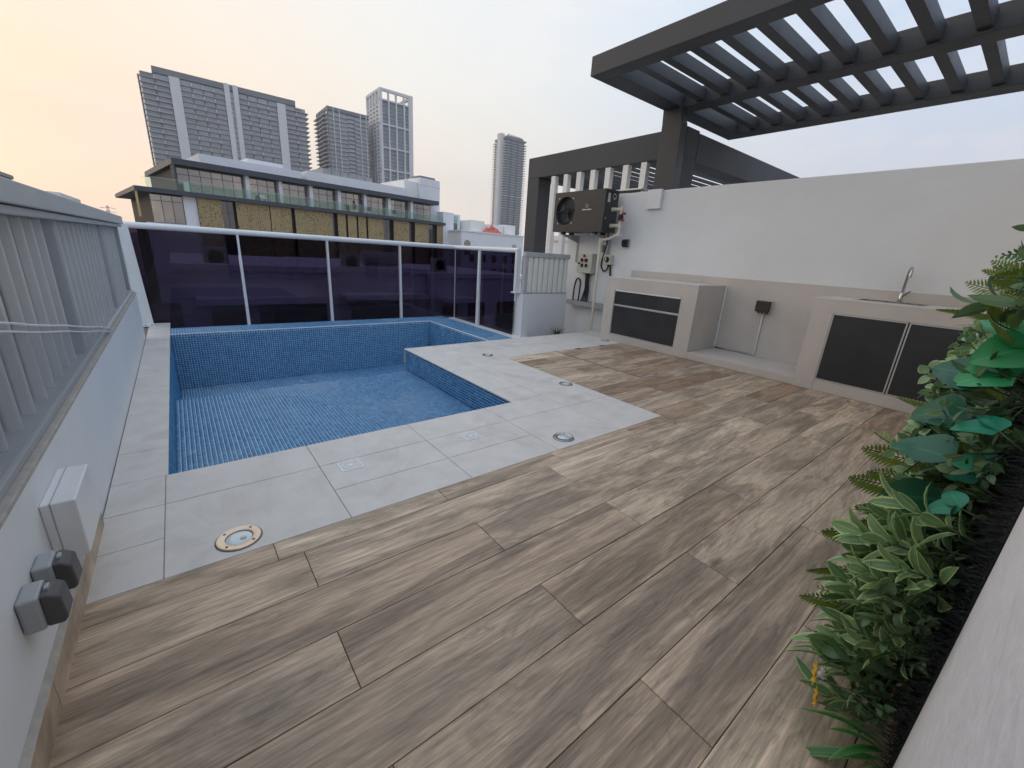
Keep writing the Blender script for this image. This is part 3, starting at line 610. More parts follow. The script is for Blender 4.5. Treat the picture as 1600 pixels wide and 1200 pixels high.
part(MB().tube([(5.258, 2.435, .85), (5.258, 2.435, .092), (5.258, 1.955, .092), (5.250, 1.955, .60)], .0115, 8), 'conduit', MT['whitepl'], cd, smooth=True)

# ================================================================== PERGOLA OVER THE KITCHEN
pg = thing('pergola', 'charcoal cantilever pergola with open slats over the kitchen wall', 'pergola', (5.45, 3.6, 2.0))
PZ0, PZ1, PE, PN = 2.98, 3.168, 3.75, -2.4
bm_ = lambda b, n: part(b, n, MT['pergola'], pg, bevel=.004)
bm_(MB().box(3.88, 4.075, PN, PE, PZ0, PZ1), 'beam'); bm_(MB().box(5.37, 5.60, PN, 3.50, PZ0, PZ1), 'beam'); bm_(MB().box(6.86, 7.12, PN, PE, PZ0, PZ1), 'beam')
bm_(MB().box(4.078, 6.857, 3.505, PE, PZ0, PZ1), 'beam'); bm_(MB().box(4.078, 5.367, PN, PN+.24, PZ0, PZ1), 'beam'); bm_(MB().box(5.603, 6.857, PN, PN+.24, PZ0, PZ1), 'beam')
s1 = MB().box(-.644, .644, -.046, .046, 0, .120).mesh('slat', MT['pergola'], bevel=.003)
s2 = MB().box(-.626, .626, -.046, .046, 0, .120).mesh('slat', MT['pergola'], bevel=.003)
sh1 = MB().box(-.02, .02, -.05, .05, -.02, 0).mesh('bracket', MT['pergola'])
yy = 3.262
while yy > PN+.3:
    inst('slat', s1, pg, (4.722-5.45, yy-3.6, 1.003)); inst('slat', s2, pg, (6.230-5.45, yy-3.6, 1.003))
    inst('bracket', sh1, pg, (5.347-5.45, yy-3.6, 1.002)); inst('bracket', sh1, pg, (6.838-5.45, yy-3.6, 1.002)); yy -= .2975
p_ = [(3.43, 2.02), (3.735, 2.02), (3.735, 2.80), (3.748, 2.978), (3.515, 2.978), (3.45, 2.80)]
bm_(MB().prism(p_, 0, 5.305, 5.445), 'post'); 
bm_(MB().prism([(3.43, 2.0), (3.735, 2.0), (3.735, 2.978), (3.515, 2.978)], 0, -2.2+7.65, 5.47), 'post')
bm_(MB().box(5.32, 5.56, PN+.1, PN+.4, 2.0, PZ0-.003), 'post')

# ================================================================== NEIGHBOUR'S PERGOLA BEYOND THE WALL
npg = thing('neighbour_pergola', 'dark grey rendered pergola with white slats next door, behind the heat pump', 'pergola', (7, 5, 1))
nb = lambda b, n, m='pergola_wall': part(b, n, MT[m], npg, bevel=.004)
nb(MB().box(5.55, 5.86, 3.505, 6.745, 2.462, 2.812), 'beam')
nb(MB().box(5.55, 5.86, 6.425, 6.745, -.5, 2.460), 'post')
nb(MB().box(5.535, 5.86, 3.500, 3.80, 1.2, 2.460), 'post')
nb(MB().box(5.862, 9.9, 3.500, 3.80, 2.430, 2.785), 'beam'); nb(MB().box(9.6, 9.9, 3.803, 6.745, 2.462, 2.785), 'beam'); nb(MB().box(5.862, 9.597, 6.445, 6.745, 2.462, 2.785), 'beam')
nb(MB().box(9.55, 9.85, 6.44, 6.74, -.5, 2.46), 'post'); nb(MB().box(9.55, 9.85, 3.51, 3.80, -.5, 2.428), 'post')
rs = MB().box(-1.86, 1.86, -.020, .020, 0, .05).mesh('roof_slat', MT['pergola_wall'])
y = 3.95
while y < 6.42: inst('roof_slat', rs, npg, (7.73-7, y-5, 1.60)); y += .235
wsl = MB().box(-.045, .045, -.05, .05, 0, 1).mesh('white_slat', MT['slatw'], bevel=.004)
for y in (6.035, 5.72): inst('white_slat', wsl, npg, (5.60-7, y-5, -1.5), scale=(1, 1, 2.95))
for y in (5.41, 5.10, 4.788, 4.445, 4.12): inst('white_slat', wsl, npg, (5.60-7, y-5, 1.045), scale=(1, 1, .41))
nb(MB().box(5.555, 5.645, 3.82, 5.42, 2.015, 2.042), 'slat_rail', 'slatw')
nh = thing('neighbour_house', 'pale blue-grey house seen between the white slats next door', 'house', (9, 10, -6))
part(MB().box(9.4, 16, 8.6, 10, -8, 1.55), 'wall', MT['bwhite'], nh); part(MB().box(9.35, 16.05, 8.55, 10.05, 1.552, 1.70), 'parapet', MT['bwhite'], nh)
part(MB().box(9.7, 10.3, 8.56, 8.61, .4, 1.2), 'window', MT['win'], nh)

# ================================================================== HEAT PUMP AND SERVICES ON THE WALL
hp = thing('heat_pump', 'black pool heat pump with round fan on wall brackets', 'heat pump', (5.02, 4.7, 1.45))
HX0, HX1, HY0, HY1, HZ0, HZ1 = 4.88, 5.17, 4.19, 5.215, 1.452, 2.025
FC = (4.965, 1.755); FR = .205
body = MB(); n = 40
ring = [(FC[0]+FR*math.cos(2*math.pi*i/n), FC[1]+FR*math.sin(2*math.pi*i/n)) for i in range(n)]
# front plate with a round opening (fan the ring out to the rectangle)
def rect_pt(a):
    c, s_ = math.cos(a), math.sin(a); t = 1e9
    if c > 1e-9: t = min(t, (HY1-FC[0])/c)
    if c < -1e-9: t = min(t, (HY0-FC[0])/c)
    if s_ > 1e-9: t = min(t, (HZ1-FC[1])/s_)
    if s_ < -1e-9: t = min(t, (HZ0-FC[1])/s_)
    return FC[0]+c*t, FC[1]+s_*t
angs = sorted([2*math.pi*i/n for i in range(n)]+[math.atan2(z-FC[1], y-FC[0]) % (2*math.pi) for y in (HY0, HY1) for z in (HZ0, HZ1)])
k = len(angs); vs_ = []
for a in angs: vs_.append((HX0, FC[0]+FR*math.cos(a), FC[1]+FR*math.sin(a)))
for a in angs: y_, z_ = rect_pt(a); vs_.append((HX0, y_, z_))
for a in angs: vs_.append((HX0+.07, FC[0]+FR*.96*math.cos(a), FC[1]+FR*.96*math.sin(a)))
for a in angs: y_, z_ = rect_pt(a); vs_.append((HX1, y_, z_))
fs_ = []
for i in range(k):
    j = (i+1) % k; fs_ += [(i, j, k+j, k+i), (j, i, 2*k+i, 2*k+j), (k+i, k+j, 3*k+j, 3*k+i)]
fs_ += [tuple(range(3*k, 4*k)), tuple(range(3*k-1, 2*k-1, -1))]
part(body.add(vs_, fs_), 'casing', MT['ac'], hp)
gr = MB()
for q in range(1, 9): 
    rr = FR*q/8.4; gr.tube([(HX0+.004, FC[0]+rr*math.cos(a), FC[1]+rr*math.sin(a)) for a in [2*math.pi*i/28 for i in range(29)]], .0022, 4, caps=False)
for q in range(8): a = math.pi*q/4; gr.tube([(HX0+.005, FC[0]+.02*math.cos(a), FC[1]+.02*math.sin(a)), (HX0+.002, FC[0]+FR*1.02*math.cos(a), FC[1]+FR*1.02*math.sin(a))], .003, 4)
part(gr, 'fan_grille', MT['black'], hp)
part(MB().lathe([(.045, 0), (.045, .02), (.03, .03)], (HX0+.03, FC[0], FC[1]), axis=0, n=20), 'fan_hub', MT['darkgreypl'], hp)
for q in range(3):
    a0 = 2*math.pi*q/3+.4; bl = MB(); vs_ = []
    for i in range(6):
        for j in range(2):
            rr = .04+.14*i/5; a = a0+(j-.5)*(.5+.5*i/5); vs_.append((HX0+.045+(.02 if j else -.008), FC[0]+rr*math.cos(a), FC[1]+rr*math.sin(a)))
    bl.add(vs_, [(2*i, 2*i+1, 2*i+3, 2*i+2) for i in range(5)]); part(bl, 'fan_blade', MT['darkgreypl'], hp)
for a in (.9, 2.3, 4.0, 5.4): part(MB().lathe([(.011, 0), (.011, -.006), (.006, -.009)], (HX0, FC[0]+.232*math.cos(a), FC[1]+.232*math.sin(a)), axis=0, n=12), 'screw_cap', MT['alu'], hp)
# emblem and the small lettering bar on the front
em = MB(); ey, ez = 4.52, 1.815
for q in range(14):
    a = 2*math.pi*q/14
    if q % 14 in (4, 5): continue
    em.add([(HX0-.002, ey+.012*math.cos(a-.06), ez+.012*math.sin(a-.06)), (HX0-.002, ey+.012*math.cos(a+.06), ez+.012*math.sin(a+.06)), (HX0-.002, ey+.034*math.cos(a+.12), ez+.034*math.sin(a+.12)), (HX0-.002, ey+.034*math.cos(a-.12), ez+.034*math.sin(a-.12))], [(0, 1, 2, 3)])
part(em, 'emblem', MT['greypl'], hp)
lt = MB(); y = ey+.088
for i in range(15):
    if i != 7: lt.box(HX0-.0025, HX0-.001, y-.0085, y, 1.752, 1.768)
    y -= .0118
part(lt, 'lettering', MT['alu'], hp)
part(MB().box(4.935, 4.985, HY0-.003, HY0-.001, 1.855, 1.975), 'rating_plate', MT['alu'], hp)
part(MB().lathe([(.040, 0), (.040, .003)], (5.075, HY0-.0035, 1.94), axis=1, n=24), 'gauge', MT['alu'], hp)
part(MB().lathe([(.027, 0), (.027, .002)], (5.075, HY0-.0055, 1.94), axis=1, n=24), 'gauge_face', MT['darkgreypl'], hp)
for zz in (1.765, 1.545): part(MB().tube([(5.06, HY0, zz), (5.06, HY0-.075, zz)], [.030, .024], 12), 'water_port', MT['pipe'], hp, smooth=True)
part(MB().lathe([(.018, 0), (.018, -.012)], (4.925, HY0, 1.63), axis=1, n=14), 'cable_gland', MT['alu'], hp)
for yy in (5.02, 4.36):
    br = part(MB().box(4.86, WX-.001, yy-.018, yy+.018, 1.412, 1.420).prism([(4.87, 1.411), (5.29, 1.411), (5.29, 1.30)], 1, yy-.018, yy-.014), 'bracket', MT['greypl'], hp)
    part(MB().box(5.285, 5.299, yy-.02, yy+.02, 1.0, 1.411), 'bracket_leg', MT['greypl'], br)
    hl = MB()
    for q, rr in ((5.08, .017), (5.02, .015), (4.955, .011)): hl.lathe([(rr, 0), (rr, -.001)], (q, yy-.0185, 1.386), axis=1, n=14)
    part(hl, 'bracket_hole', MT['wall'], br)
    for xx in (4.93, 5.12): part(MB().box(xx-.03, xx+.03, yy-.03, yy+.03, 1.4205, 1.451), 'rubber_foot', MT['black'], hp, bevel=.004)
pp = thing('water_pipe', 'cream plastic water pipe running from the heat pump to the floor', 'pipe', (5.0, 4.25, 0))
part(MB().tube([(5.06, 4.115, 1.545), (5.06, 4.03, 1.545), (5.06, 4.02, 1.535), (5.06, 4.02, 1.44), (5.05, 4.03, 1.425), (5.03, 4.15, 1.37), (5.02, 4.29, 1.345), (5.01, 4.30, 1.33), (4.99, 4.27, .0)], .021, 12), 'lower_pipe', MT['pipe'], pp, smooth=True)
part(MB().tube([(5.06, 4.115, 1.765), (5.06, 4.04, 1.765), (5.06, 4.02, 1.75), (5.06, 4.02, 1.55)], .021, 12), 'upper_pipe', MT['pipe'], pp, smooth=True)
for p in ((5.06, 4.02, 1.765), (5.06, 4.02, 1.545), (5.06, 4.02, 1.43), (5.015, 4.30, 1.34)): part(MB().lathe([(.0, -.034), (.028, -.030), (.031, 0), (.028, .030), (.012, .034)], p, n=14), 'elbow', MT['pipe'], pp, smooth=True)
va = part(MB().lathe([(.030, -.04), (.034, -.02), (.034, .02), (.030, .04)], (5.06, 4.02, 1.655), n=14), 'valve', MT['black'], pp, smooth=True)
part(MB().box(5.02, 5.10, 3.965, 3.985, 1.69, 1.72), 'valve_handle', MT['red'], va, bevel=.005); part(MB().box(5.01, 5.08, 3.965, 3.985, 1.60, 1.63), 'valve_handle', MT['red'], va, bevel=.005)
for zz in (.35, .95): part(MB().lathe([(.025, 0), (.025, .03)], (4.99+.02*zz/1.33, 4.27+.03*zz/1.33, zz), n=14), 'clip', MT['pipe'], pp)
cb = thing('control_box', 'beige control box with black switches under the heat pump', 'control box', (5.25, 4.72, .85))
part(MB().box(5.16, 5.298, 4.56, 4.865, .845, 1.148), 'case', MT['beigebox'], cb, bevel=.006)
for (yy, zz) in ((4.76, 1.045), (4.665, 1.045), (4.75, .965), (4.66, .965)): part(MB().box(5.135, 5.159, yy-.020, yy+.020, zz-.026, zz+.026), 'switch', MT['black'], cb, bevel=.006)
part(MB().lathe([(.02, 0), (.02, -.014), (.012, -.02)], (5.159, 4.712, 1.045), axis=0, n=16), 'indicator_lamp', MT['orange'], cb)
part(MB().box(5.14, 5.159, 4.70, 4.735, 1.095, 1.13), 'switch', MT['black'], cb, bevel=.004); part(MB().box(5.145, 5.159, 4.80, 4.84, .985, 1.005), 'latch', MT['black'], cb)
sb = thing('isolator_switch', 'small beige rotary isolator switch beside the control box', 'switch', (5.28, 4.31, 1.0))
part(MB().box(5.225, 5.298, 4.24, 4.385, 1.0, 1.145), 'case', MT['beigebox'], sb, bevel=.006)
part(MB().lathe([(.042, 0), (.042, -.012), (.03, -.018)], (5.224, 4.312, 1.075), axis=0, n=20), 'dial', MT['black'], sb); part(MB().box(5.19, 5.206, 4.304, 4.320, 1.045, 1.105), 'knob', MT['alu'], sb, bevel=.003)
wo = thing('wall_socket', 'small black weatherproof socket on the white wall right of the heat pump', 'socket', (5.28, 4.02, 1.30))
part(MB().box(5.262, 5.298, 3.975, 4.075, 1.265, 1.375), 'case', MT['greypl'], wo, bevel=.006)
part(MB().prism([(5.262, 1.375), (5.225, 1.37), (5.205, 1.345), (5.215, 1.285), (5.24, 1.262), (5.262, 1.265)], 1, 3.98, 4.07), 'lid', MT['black'], wo, bevel=.006)
ct = thing('cable_tray', 'short grey metal cable tray on the wall below the control box', 'cable tray', (5.22, 4.7, .34))
part(MB().box(5.17, 5.298, 4.10, 5.03, .33, .336).box(5.165, 5.170, 4.10, 5.03, .32, .395).box(5.293, 5.298, 4.10, 5.03, .336, .395), 'tray', MT['greypl'], ct)
def cable(label, paths, r=.011):
    c = thing('cable', label, 'cable', paths[0][-1])
    for p in paths:
        P = [Vector(q) for q in p]; o = []
        for i in range(len(P)-1):           # Catmull-Rom
            p0, p1, p2, p3 = P[max(i-1, 0)], P[i], P[i+1], P[min(i+2, len(P)-1)]
            for s_ in range(6):
                t = s_/6; o.append(.5*((2*p1)+(p2-p0)*t+(2*p0-5*p1+4*p2-p3)*t*t+(3*p1-p0-3*p2+p3)*t**3))
        o.append(P[-1]); part(MB().tube(o, r, 8), 'cable_run', MT['black'], c, smooth=True)
cable('black cable looped above the cable tray', [[(5.24, 4.955, .36), (5.255, 4.965, .58), (5.262, 4.94, .72), (5.262, 4.885, .745), (5.258, 4.84, .68), (5.25, 4.835, .52), (5.24, 4.835, .36)]], .013)
cable('bundle of black cables dropping from the control box to the tray', [[(5.22, 4.70-.022*i, .85), (5.24, 4.71-.02*i, .7), (5.25, 4.72-.025*i, .58), (5.24, 4.78-.045*i, .36)] for i in range(4)], .012)
cable('black cable hanging from the heat pump to the isolator switch', [[(4.925, 4.178, 1.63), (4.92, 4.15, 1.56), (5.0, 4.16, 1.42), (5.2, 4.33, 1.30), (5.27, 4.44, 1.1), (5.28, 4.46, .98), (5.28, 4.40, .90), (5.27, 4.33, .93), (5.265, 4.30, .999)]], .011)
cable('black cable running from the isolator switch down behind the kitchen block', [[(5.265, 4.275, .999), (5.28, 4.27, .93), (5.28, 4.24, .7), (5.275, 4.18, .4), (5.27, 4.12, .12), (5.27, 4.10, -.01)]], .013)
sn = thing('flow_sensor', 'small grey and red sensor box under the heat pump', 'sensor', (5.27, 4.5, 1.2))
part(MB().box(5.235, 5.298, 4.44, 4.53, 1.19, 1.285), 'case', MT['greypl'], sn, bevel=.005); part(MB().box(5.22, 5.234, 4.46, 4.50, 1.245, 1.275), 'cap', MT['red'], sn, bevel=.003)

# ================================================================== SMALL THINGS SET INTO THE FLOOR
def uplight(x, y, r, label):
    u = thing('ground_lamp', label, 'lamp', (x, y, 0), group='round lamps set into the pool surround')
    part(MB().lathe([(r*1.06, -.006), (r*1.06, .0008), (r*1.04, .0009)], (x, y, 0), n=40), 'seal', MT['joint'], u)
    pr = [(r, .001), (r, .004), (r*.97, .006), (r*.66, .0065), (r*.62, .005), (r*.60, -.02), (r*.58, -.02)]
    vs_, fs_, n = [], [], 40
    part(MB().lathe(pr, (x, y, 0), n=n), 'ring', MT['cream_steel'] if x < .5 else MT['steel'], u, smooth=True)
    part(MB().lathe([(r*.60, .0005), (r*.5, .0035), (r*.25, .005), (.001, .0055)], (x, y, 0), n=n), 'lens', MT['lens'], u, smooth=True)
    part(MB().lathe([(r*.14, .0056), (r*.12, .0085), (r*.03, .009)], (x+.012, y-.012, 0), n=14), 'lamp_cap', MT['beigebox'], u)
    for q in range(4): a = math.pi/4+q*math.pi/2; part(MB().lathe([(.005, .0062), (.004, .0078)], (x+r*.82*math.cos(a), y+r*.82*math.sin(a), 0), n=8), 'screw', MT['darkgreypl'], u)
uplight(.040, 1.592, .071, 'round ground lamp with pale gold ring nearest the left wall')
uplight(1.735, 1.600, .063, 'round steel ground lamp on the tile corner nearest the planks')
uplight(2.555, 2.397, .058, 'round steel ground lamp on the tile edge halfway along the pool')
uplight(2.527, 3.566, .058, 'round steel ground lamp near the inner corner of the pool')
uplight(4.53, 3.600, .058, 'round steel ground lamp by the foot of the kitchen block')
def cover(x, y, s, label):
    u = thing('drain_cover', label, 'cover', (x, y, 0), group='square white covers set into the tiles')
    f = MB().box(x-s, x+s, y-s, y-s*.88, .0005, .0022).box(x-s, x+s, y+s*.88, y+s, .0005, .0022).box(x-s, x-s*.88, y-s*.88, y+s*.88, .0005, .0022).box(x+s*.88, x+s, y-s*.88, y+s*.88, .0005, .0022)
    part(f, 'frame', MT['white_edge'], u); part(MB().box(x-s*.87, x+s*.87, y-s*.87, y+s*.87, .0004, .0012), 'plate', MT['tile'], u)
    rg = MB(); rg.tube([(x+s*.74*math.cos(a), y+s*.74*math.sin(a), .0012) for a in [2*math.pi*i/32 for i in range(33)]], .0028, 6, caps=False)
    part(rg, 'ring', MT['white_edge'], u); part(MB().box(x-s*.2, x+s*.2, y-s*.14, y+s*.14, .0013, .0025), 'grip', MT['white_edge'], u)
cover(.548, 1.926, .052, 'square white drain cover nearer the gold ringed lamp')
cover(1.253, 1.912, .050, 'square white drain cover nearer the tile corner')
cover(2.21, 3.80, .060, 'square white skimmer cover near the inner pool corner')
ht = thing('floor_hatch', 'plank covered floor hatch with a metal edge in front of the kitchen', 'hatch', (4.0, 2.8, 0))
part(MB().box(3.38, 4.60, 2.183, 2.197, .0006, .0035), 'edge_strip', MT['greypl'], ht); part(MB().box(3.375, 3.388, 2.197, 3.39, .0006, .003), 'edge_strip', MT['joint'], ht)
for x in (3.62, 4.22): part(MB().box(x-.03, x+.03, 2.187, 2.200, .0036, .009), 'handle', MT['steel'], ht, bevel=.002)
for x in (3.75, 4.2): part(MB().box(x-.04, x+.04, 3.36, 3.385, .0006, .006), 'hinge', MT['darkgreypl'], ht)

# ================================================================== PLANTS
LM = dict(
    sage=leaf_material('two_tone_sage_leaf', (.12, .22, .095), (.235, .38, .165), (.54, .70, .27), .5),
    box=leaf_material('grey_green_small_leaf', (.16, .31, .15), (.34, .52, .27), (.45, .6, .32), .5),
    dark=leaf_material('dark_small_leaf', (.055, .115, .05), (.14, .25, .11), None, .5),
    broad=leaf_material('dark_broad_leaf', (.012, .095, .05), (.025, .15, .075), None, .32),
    bright=leaf_material('bright_broad_leaf', (.03, .28, .10), (.05, .36, .13), None, .32),
    teal=leaf_material('teal_leaf_back', (.012, .22, .13), (.025, .29, .17), None, .45),
    fern=leaf_material('olive_fern', (.17, .25, .04), (.27, .36, .07), None, .5),
    ferng=leaf_material('green_fern', (.06, .22, .07), (.11, .32, .11), None, .45),
    grass=leaf_material('grass_blade', (.10, .135, .03), (.19, .23, .07), None, .5),
    lime=leaf_material('lime_leaf', (.18, .42, .05), (.26, .52, .09), None, .4),
    blade=leaf_material('long_green_blade', (.035, .14, .035), (.07, .23, .06), (.18, .36, .08), .35),
    palm=leaf_material('palm_blade', (.05, .075, .025), (.11, .14, .055), None, .5),
    fy=mat('yellow_petal', (.72, .42, .03), .5, .1, 30), fw=mat('white_petal', (.78, .77, .74), .5, .05, 30), stem=mat('plant_stem', (.06, .085, .04), .6, .2, 30))
class Leafy:
    def __init__(s): s.v = []; s.f = []; s.u = []; s.mi = []
    def leaf(s, base, d, nrm, Ln, W, curl=.3, fold=.15, shape=1.0, seg=5, mi=0, wave=0):
        d = Vector(d).normalized(); nrm = Vector(nrm); nrm = (nrm-d*nrm.dot(d)).normalized(); sd_ = d.cross(nrm)
        b0 = len(s.v); p = Vector(base); step = Ln/seg
        for i in range(seg+1):
            t = i/seg; ww = W*(math.sin(math.pi*min(1, t**shape))**.8 if 0 < t < 1 else (.06 if t == 0 else .0))
            dd = (d*math.cos(curl*t*1.5)-nrm*math.sin(curl*t*1.5)); nn = (nrm*math.cos(curl*t*1.5)+d*math.sin(curl*t*1.5))
            wv = wave*math.sin(t*9+b0)
            s.v += [tuple(p-sd_*ww*.5+nn*(ww*fold+wv*ww)), tuple(p), tuple(p+sd_*ww*.5+nn*(ww*fold-wv*ww))]; s.u += [(0, t), (.5, t), (1, t)]
            p = p+dd*step
        for i in range(seg):
            a = b0+3*i; s.f += [(a, a+1, a+4, a+3), (a+1, a+2, a+5, a+4)]; s.mi += [mi, mi]
        return s
    def stalk(s, pts, r, mi=1):
        mb = MB().tube(pts, r, 5); b0 = len(s.v); s.v += mb.v; s.u += [(.25, .5)]*len(mb.v); s.f += [tuple(i+b0 for i in f) for f in mb.f]; s.mi += [mi]*len(mb.f); return s
    def mesh(s, name, mats):
        me = bpy.data.meshes.new(name); me.from_pydata(s.v, [], s.f); ul = me.uv_layers.new(name='UVMap')
        lv = np.zeros(len(me.loops), dtype=np.int32); me.loops.foreach_get('vertex_index', lv)
        ul.data.foreach_set('uv', np.array(s.u, dtype=np.float32)[lv].ravel())
        for m in mats: me.materials.append(m)
        me.polygons.foreach_set('material_index', s.mi); me.polygons.foreach_set('use_smooth', [True]*len(me.polygons)); me.update(); return me
rd = random.Random(11)
def rv(a=1): return Vector((rd.uniform(-a, a), rd.uniform(-a, a), rd.uniform(-a, a)))
# every kind grows along +Y from the panel, tip up to about one unit of its real length
def sprig(n=11, Ln=.085, W=.030, length=.13):
    l = Leafy(); tip = Vector((rd.uniform(-.02, .02), length, rd.uniform(-.01, .03))); l.stalk([(0, 0, 0), tip*.5, tip], [.003, .0025, .0015])
    for i in range(n):
        t = .25+.75*i/(n-1); a = i*2.4; base = tip*t; sp_ = 1.15-.75*t
        d = Vector((math.cos(a)*sp_, .45+.6*t, math.sin(a)*sp_)); l.leaf(base, d, Vector((0, 1, .3))-d*.3, Ln*rd.uniform(.7, 1.1), W*rd.uniform(.8, 1.15), rd.uniform(.1, .6), .16, .85)
    return l
def bush(n=46, Ln=.026, W=.017, rad=.075):
    l = Leafy()
    for q in range(6):
        e = Vector((rd.uniform(-1, 1), rd.uniform(.5, 1.2), rd.uniform(-1, 1))).normalized()*rad*rd.uniform(.8, 1.25); l.stalk([(0, 0, 0), e*.6+rv(.006), e], .0015)
        for i in range(n//6):
            t = .35+.65*i/(n//6-1); a = i*2.2; d = (rv()+e.normalized()*.6); l.leaf(e*t+rv(.004), d, rv()+Vector((0, .8, .4)), Ln*rd.uniform(.7, 1.2), W*rd.uniform(.8, 1.2), rd.uniform(.1, .6), .12, .75, 4)
    return l
def fern(Ln=.27, n=22, W=.058):
    l = Leafy(); P = []
    for i in range(n+1): t = i/n; P.append(Vector((.02*math.sin(t*2), Ln*t*(1-.12*t), .05*t-.13*t*t)))
    l.stalk(P[::2], .0016)
    for i in range(2, n+1):
        t = i/n; tg = (P[i]-P[i-1]).normalized(); w_ = W*(math.sin(math.pi*(.12+.86*t))**.7)
        for s_ in (-1, 1): l.leaf(P[i], Vector((s_, 0, 0))+tg*.55+Vector((0, 0, -.12)), (0, 0, 1), w_, .0115*(1.1-.4*t), .25, .05, .6, 3)
    return l
def tuft(n=18, Ln=.22):
    l = Leafy()
    for i in range(n): d = Vector((rd.uniform(-.55, .55), 1, rd.uniform(-.3, .75))); l.leaf(rv(.008), d, (0, -.2, 1), Ln*rd.uniform(.55, 1.1), rd.uniform(.003, .0055), rd.uniform(.2, .9), .1, .5, 6)
    return l
def broad(Ln=.125, W=.105):
    l = Leafy(); l.stalk([(0, 0, 0), (0, .05, .02), (0, .09, .02)], .0028); l.leaf((0, .085, .02), (0, 1, -.05), (0, .05, 1), Ln, W, .45, .14, .62, 9, 0, .05); return l
def heart(Ln=.10, W=.11):
    l = Leafy(); l.stalk([(0, 0, 0), (0, .06, .02)], .0022)
    for a in (-.7, .75): l.leaf((0, .058, .02), (a, 1, .0), (0, .0, 1), Ln, W*.75, .5, .16, .6, 7, 0, .03)
    return l
def wide(Ln=.19, W=.055, n=3):
    l = Leafy()
    for i in range(n): l.leaf(rv(.008), (rd.uniform(-.6, .6), 1, rd.uniform(-.1, .5)), (0, -.1, 1), Ln*rd.uniform(.7, 1.1), W*rd.uniform(.7, 1), rd.uniform(.3, .8), .2, .8, 8)
    return l
def flower(m):
    l = Leafy(); l.stalk([(0, 0, 0), (0, .07, .01), (0, .13, .0)], .0016)
    for k_ in range(2):
        for i in range(6): a = 2*math.pi*i/6+k_; l.leaf((.012*k_, .13, .012*k_), (math.cos(a), .5, math.sin(a)), (0, 1, 0), .021, .009, .2, .1, .8, 3)
    return l
st = LM['stem']
KIND = {
 'leaf_sprig': [sprig().mesh('leaf_sprig', [LM['sage'], st]) for _ in range(4)],
 'dark_sprig': [sprig(9, .07, .026, .12).mesh('dark_sprig', [LM['dark'], st]) for _ in range(3)],
 'small_leaf_bush': [bush().mesh('small_leaf_bush', [LM['box'], st]) for _ in range(4)],
 'dark_bush': [bush(40, .03, .014, .07).mesh('dark_bush', [LM['dark'], st]) for _ in range(3)],
 'fern_frond': [fern().mesh('fern_frond', [LM['fern'], st]) for _ in range(2)],
 'green_fern_frond': [fern(.16, 15, .036).mesh('green_fern_frond', [LM['ferng'], st]) for _ in range(2)],
 'grass_tuft': [tuft().mesh('grass_tuft', [LM['grass'], st]) for _ in range(3)],
 'broad_leaf': [broad().mesh('broad_leaf', [LM['broad'], st]) for _ in range(2)],
 'bright_leaf': [heart().mesh('bright_leaf', [LM['bright'], st])],
 'teal_leaf': [heart(.08, .07).mesh('teal_leaf', [LM['teal'], st])],
 'lime_leaf': [wide(.12, .038, 3).mesh('lime_leaf', [LM['lime'], st])],
 'long_leaf': [wide(.17, .026, 2).mesh('long_leaf', [LM['blade'], st]) for _ in range(2)],
 'yellow_flower': [flower(0).mesh('yellow_flower', [LM['fy'], st])], 'white_flower': [flower(0).mesh('white_flower', [LM['fw'], st])]}
gw = thing('green_wall', 'artificial green wall of ferns, broad leaves and small foliage along the right edge', 'green wall', (2.3, -.07, 0))
part(MB().box(1.062, 3.55, -.098, -.070, -.0, 1.22), 'backing_mesh', MT['backing'], gw)
fb = MB()
for i in range(5200):          # plastic fibres of the backing
    x = 1.065+2.45*rd.random()**1.6; z = rd.random()*1.2; p = Vector((x, -.07, z)); d = Vector((rd.uniform(-.7, .5), 1, rd.uniform(-.7, .7))).normalized()*rd.uniform(.015, .055)
    s_ = Vector((.0009, 0, .0009)); fb.add([p-s_, p+s_, p+d], [(0, 1, 2)])
o = part(fb, 'fibres', MT['backing'], gw); o['kind'] = 'stuff'
def plant(kind, x, z, y=-.065, yaw=0, pitch=0, roll=None, sc_=1.0):
    roll = rd.uniform(-.5, .5) if roll is None else roll
    m = rd.choice(KIND[kind]); o = bpy.data.objects.new(kind, m); o.location = (x-2.3, y+.07, z)
    o.rotation_mode = 'ZXY'; o.rotation_euler = (pitch, roll, yaw); o.scale = (sc_,)*3; return link(o, gw)
# broad fill: small bushes and sprigs, denser near the camera where they show
def fill(kind, n, x0, x1, z0, z1, sc0=.8, sc1=1.15, pw_=1.5, ylo=-.065, yhi=-.02):
    for _ in range(n):
        x = x0+(x1-x0)*rd.random()**pw_; z = z0+(z1-z0)*rd.random()
        plant(kind, x, z, rd.uniform(ylo, yhi), rd.uniform(-.7, .7), rd.uniform(-.6, .6), rd.uniform(-3, 3), rd.uniform(sc0, sc1))
fill('dark_bush', 80, 1.09, 3.4, .0, 1.15, .8, 1.2, 1.8)
fill('dark_sprig', 20, 1.10, 3.2, .03, 1.1, .8, 1.1, 1.8)
fill('small_leaf_bush', 150, 1.45, 3.5, .05, .92, .9, 1.4, 1.2, -.05, .01)
fill('small_leaf_bush', 80, 1.40, 2.5, .35, .90, 1.0, 1.5, 1.0, .0, .05)
fill('leaf_sprig', 60, 1.09, 2.1, .04, .62, .75, 1.1, 1.4)
fill('fern_frond', 26, 1.25, 3.3, .10, 1.15, .75, 1.0, 1.2)
fill('grass_tuft', 22, 1.7, 3.5, .2, 1.18, .8, 1.15, 1.0)
fill('green_fern_frond', 26, 1.6, 3.5, .2, 1.18, .9, 1.3, 1.0)
